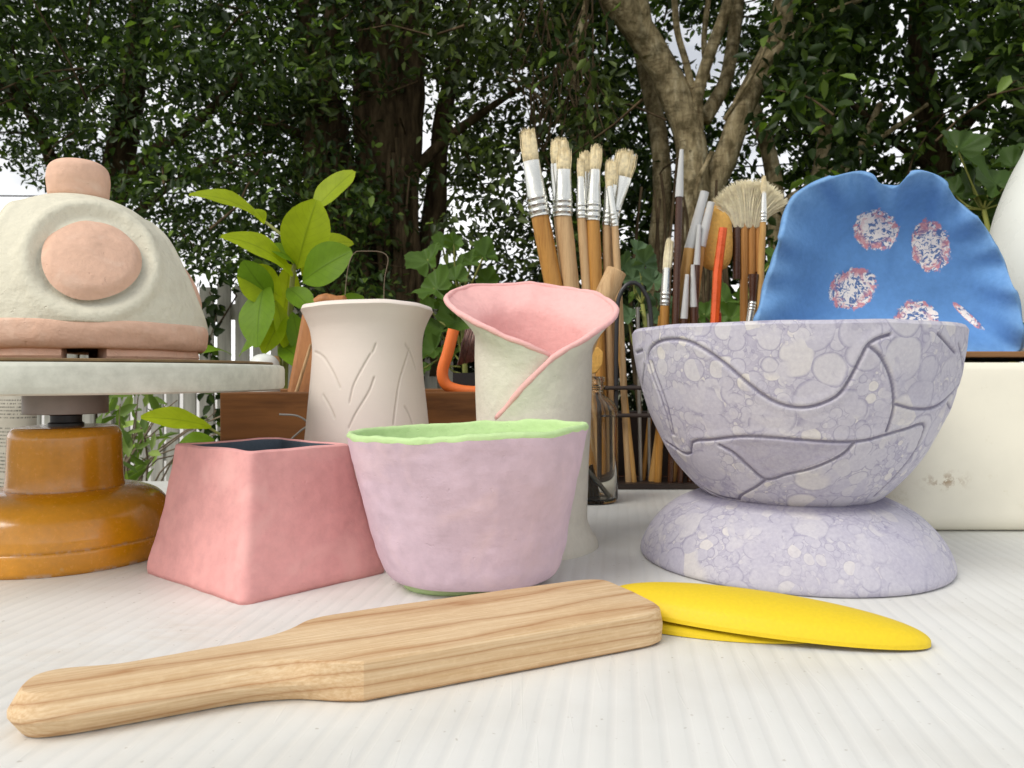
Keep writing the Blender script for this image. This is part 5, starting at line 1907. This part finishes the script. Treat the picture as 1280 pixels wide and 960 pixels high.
lp = thing('potted_plant', 'potted plant with big lime green oval leaves left of the cream vase', 'plant', (-0.345, 1.15, 0.6805))
pot(lp, -0.345, 1.15)
mb = MB()
mb.tube([Vector(a) for a in catmull([Vector((-0.345, 1.15, 0.78)), P(356, 470, 115), P(362, 400, 115), P(366, 345, 115), P(372, 318, 115)], 24)], [lerp(.006, .0035, i / 23) for i in range(24)], 10)
mb.tube([Vector(a) for a in catmull([Vector((-0.355, 1.15, 0.78)), P(350, 450, 114), P(345, 400, 113), P(338, 360, 113)], 16)], [lerp(.005, .0025, i / 15) for i in range(16)], 8)
mb.tube([P(371, 325, 115), P(360, 300, 115), P(330, 276, 115)], [.003, .0028, .0022], 8)
mb.tube([P(372, 320, 115), P(383, 285, 116), P(392, 262, 117)], [.003, .0026, .0022], 8)
mb.tube([Vector((-0.36, 1.14, 0.78)), P(300, 560, 108), P(283, 548, 106), P(262, 535, 104)], [.003, .0026, .0022, .0018], 8)
lpst = mb.build('stem', M['stem'], lp, sharp=None)
LV = [  # base px, tip px, width px, depth base, depth tip, normal, mat
    ((331, 278), (236, 244), 40, 115, 110, (0.25, -0.55, 0.8), 'lime_leaf', .25),
    ((391, 264), (443, 214), 46, 117, 119, (-0.45, -0.8, 0.3), 'lime_leaf', .05),
    ((371, 336), (396, 250), 62, 115, 113, (0.15, -1, 0.25), 'lime_leaf', .12),
    ((383, 318), (442, 304), 40, 118, 121, (0, -0.7, 0.7), 'lime_leaf', .25),
    ((378, 352), (440, 314), 56, 113, 110, (0.2, -0.95, 0.35), 'mid_leaf', .12),
    ((366, 345), (276, 296), 46, 114, 108, (-0.25, -0.7, 0.7), 'lime_leaf', .28),
    ((340, 372), (304, 326), 46, 113, 110, (-0.4, -0.9, 0.2), 'mid_leaf', .1),
    ((332, 352), (322, 434), 52, 113, 108, (-0.3, -0.95, 0.1), 'mid_leaf', .1),
    ((345, 375), (356, 436), 22, 113, 112, (0.6, -0.7, 0.2), 'lime_leaf', .1),
    ((352, 400), (362, 330), 30, 116, 118, (0.6, -0.7, 0.2), 'lime_leaf', .1),
    ((352, 432), (384, 462), 36, 113, 108, (0.3, -0.8, 0.5), 'mid_leaf', .15),
    ((440, 400), (464, 384), 30, 113, 116, (0, -0.9, 0.4), 'mid_leaf', .1),
    ((412, 392), (455, 372), 26, 113, 113, (0.1, -0.85, 0.5), 'mid_leaf', .2),
    ((264, 534), (176, 522), 36, 104, 98, (0.0, -0.75, 0.65), 'lime_leaf', .12),
    ((268, 550), (224, 556), 26, 105, 104, (0.0, -0.9, 0.5), 'mid_leaf', .1),
    ((290, 444), (232, 448), 22, 110, 104, (0.1, -0.45, 0.9), 'mid_leaf', .3),
    ((352, 372), (298, 340), 50, 114, 111, (-0.3, -0.9, 0.4), 'lime_leaf', .15),
    ((356, 395), (330, 442), 34, 113, 110, (-0.2, -0.95, 0.1), 'lime_leaf', .1),
    ((366, 390), (374, 442), 28, 114, 112, (0.5, -0.8, 0.1), 'mid_leaf', .1),
    ((370, 330), (334, 310), 36, 115, 112, (-0.2, -0.7, 0.7), 'mid_leaf', .2),
    ((378, 345), (408, 296), 32, 116, 120, (0.2, -0.9, 0.3), 'lime_leaf', .1),
    ((330, 280), (318, 262), 20, 113, 112, (0.3, -0.6, 0.7), 'lime_leaf', .3),
    ((350, 450), (308, 472), 30, 112, 108, (-0.1, -0.8, 0.6), 'lime_leaf', .2),
    ((360, 360), (390, 388), 30, 113, 110, (0.3, -0.9, 0.3), 'mid_leaf', .15),
    ((352, 420), (300, 445), 24, 114, 118, (0.1, -0.75, 0.6), 'mid_leaf', .3)]
for b_, t_, wpx, db, dt, nn, mat, dr in LV:
    V, U, Fs = leaf_grid(P(*b_, db), P(*t_, dt), wpx * (db + dt) / 2 / F / 100, Vector(nn), dr)
    mesh_obj('leaf', V, Fs, M[mat], lpst, sharp=None, uv=U)


def geranium_leaf(c, size, n_, up, lobes=7, seed=0):
    n_ = n_.normalized()
    u_ = (up - n_ * up.dot(n_)).normalized()
    v_ = n_.cross(u_)
    rr_ = random.Random(seed)
    V, U = [c - u_ * size * .1], [(0.0, 0.5)]
    nr_, nc_ = 6, 49
    ph = rr_.uniform(0, 6)
    for i in range(1, nr_):
        q = i / (nr_ - 1)
        for j in range(nc_):
            a = lerp(-math.pi * .93, math.pi * .93, j / (nc_ - 1))
            r_ = size * .5 * q * (1 + q * (0.10 * math.cos(a * lobes) + 0.05 * math.cos(a * lobes * 3 + ph) + 0.07 * math.sin(a * 2 + ph)))
            r_ *= 0.92 + 0.12 * math.cos(a)
            z_ = size * (0.16 * q * q + 0.035 * q * math.cos(a * lobes + math.pi) + 0.16 * q * math.sin(a * 2 + ph) + 0.05 * q * math.sin(a * 5 + ph * 2))
            V.append(c - u_ * size * .1 + u_ * math.cos(a) * r_ + v_ * math.sin(a) * r_ + n_ * z_)
            U.append((q, 0.5 + 0.5 * math.sin(a * lobes * .5)))
    Fs = [(0, 1 + j, 2 + j) for j in range(nc_ - 1)]
    for i in range(nr_ - 2):
        for j in range(nc_ - 1):
            a = 1 + i * nc_ + j
            Fs.append((a, a + nc_, a + nc_ + 1, a + 1))
    return V, U, Fs


def geranium(label, x_, d_, leaves, crown_px, mat, potmat='pot'):
    g_ = thing('geranium', label, 'plant', (x_, d_, 0.6805), 'geraniums on the bench')
    pot(g_, x_, d_, 0.07, 0.12, potmat)
    root_ = Vector((x_, d_, 0.785))
    hub = P(crown_px[0], crown_px[1], d_ * 100)
    mb = MB()
    mb.tube([root_, lerp(root_, hub, .5) + Vector((.008, 0, 0)), hub], [.005, .0045, .0035], 8)
    for i, (px_, py_, sz, dd) in enumerate(leaves):
        c = P(px_, py_, d_ * 100 + dd)
        n_ = Vector((random.uniform(-.8, .8), -1, random.uniform(-.1, 1.3)))
        up = (c - hub) + Vector((random.uniform(-.02, .02), 0, .03))
        V, U, Fs = geranium_leaf(c, sz * (d_ * 100 + dd) / F / 100 * 1.15, n_, up, 7, i)
        mesh_obj('leaf', V, Fs, M[mat], g_, sharp=None, uv=U)
        st = lerp(root_, hub, random.uniform(.5, 1)) if py_ > crown_px[1] - 20 else hub
        md = (st + c) / 2 + Vector((random.uniform(-.006, .006), .004, -.008))
        mb.tube([Vector(a) for a in catmull([st, md, c + Vector((0, .002, 0))], 8)], .0016, 6)
    mb.build('stem', M['stem'], g_, sharp=None)
    return g_


geranium('green geranium with scalloped leaves between the cream vase and lily vase', -0.085, 1.22,
         [(534, 324, 44, 2), (552, 306, 26, 4), (567, 301, 22, 0), (606, 317, 34, -3), (590, 326, 24, 0), (575, 330, 26, 3), (542, 360, 46, -3), (570, 348, 30, -2), (610, 350, 28, 2), (560, 378, 36, 0), (585, 372, 30, 3),
          (536, 385, 26, 4), (565, 402, 44, -2), (548, 412, 34, 3), (590, 400, 30, 3), (540, 440, 34, 0), (560, 445, 30, 3), (528, 462, 24, 2)], (577, 385), 'geranium')
geranium('grey-green geranium behind the gap between the two brush groups', 0.24, 1.3,
         [(795, 312, 30, 0), (806, 326, 34, -2), (818, 350, 28, -3), (792, 345, 32, 2), (780, 330, 26, 3), (826, 375, 26, 2), (800, 372, 30, 3), (785, 395, 28, 0), (815, 400, 26, 1), (840, 392, 24, 3)], (803, 380), 'geranium_grey')
geranium('green geranium low behind the orange stick and red pencil', 0.37, 1.3,
         [(880, 392, 34, 0), (905, 375, 36, 2), (915, 395, 34, -1), (865, 402, 26, 2), (925, 372, 24, 4), (898, 412, 30, -2), (970, 320, 24, 4), (962, 340, 22, 4)], (898, 420), 'geranium')
geranium('tall geranium with lobed leaves coloured darker as if in shade behind the right side of the blue dish', 0.84, 1.25,
         [(1196, 182, 50, 0), (1212, 196, 36, 3), (1243, 226, 60, -2), (1268, 205, 44, 3), (1214, 238, 52, 2), (1190, 240, 36, 4), (1262, 250, 48, 1), (1285, 225, 50, 0), (1020, 236, 34, 8), (1030, 240, 24, 8), (1160, 232, 30, 6), (1228, 262, 30, 4), (1290, 190, 30, 2)], (1230, 262), 'geranium_shade')

# weeds and dry twigs by the fence, seen under the disc
wd_ = thing('weed_plant', 'leafy green weed with dry twigs seen below the wheel disc', 'plant', (-1.02, 2.0, 0))
mb = MB()
for i in range(18):
    a = P(random.uniform(130, 190), random.uniform(570, 640), 195 + random.uniform(-10, 10))
    b = P(random.uniform(140, 300), random.uniform(495, 590), 195 + random.uniform(-15, 25))
    md = (a + b) / 2 + Vector((random.uniform(-.05, .05), 0, random.uniform(0, .05)))
    mb.tube([Vector((-1.02 + random.uniform(-.03, .03), 2.0, 0)), Vector((a.x, a.y, a.z)), md, b], [.004, .003, .0022, .0014], 5, False)
mb.build('twigs', M['twig'], wd_, sharp=None)
n = 120
rw = np.random.default_rng(5)
pxs = rw.normal(168, 30, n)
pys = rw.uniform(488, 625, n)
keepm = (pxs < 215 + (pys - 490) * 0.25) | (rw.uniform(0, 1, n) < .25)
pts = np.array([tuple(P(a, b, rw.uniform(175, 225))) for a, b in zip(pxs[keepm], pys[keepm])])
m = len(pts)
T = rw.normal(0, .7, (m, 3)) + [0, 0, .6]
N = rw.normal(0, .6, (m, 3)) + [0, -.6, .4]
L = rw.uniform(.03, .075, m)
V, Fq = leaf_mesh(pts, N, T, L, L * rw.uniform(.25, .45, m))
fast_mesh('foliage', V, Fq, M['weed_leaf'], wd_)
vn = thing('climbing_vine', 'thin dark vine hanging on the grey paling fence', 'plant', (-1.75, 4.25, 0))
mb = MB()
pv = catmull([Vector((-1.75, 4.25, 0)), P(268, 560, 424), P(266, 470, 424), P(262, 430, 424), P(270, 395, 424), P(262, 365, 424)], 30)
mb.tube([Vector(a) for a in pv], .004, 6)
mb.build('stem', M['twig'], vn, sharp=None)
pts = np.array([pv[int(i)] for i in rw.integers(6, 29, 90)]) + rw.normal(0, .03, (90, 3)) + [0, -.02, 0]
T = rw.normal(0, .6, (90, 3)) + [0, 0, -.4]
N = rw.normal(0, .4, (90, 3)) + [0, -1, .3]
L = rw.uniform(.05, .08, 90)
V, Fq = leaf_mesh(pts, N, T, L, L * .6)
fast_mesh('foliage', V, Fq, M['fig_leaf'], vn)
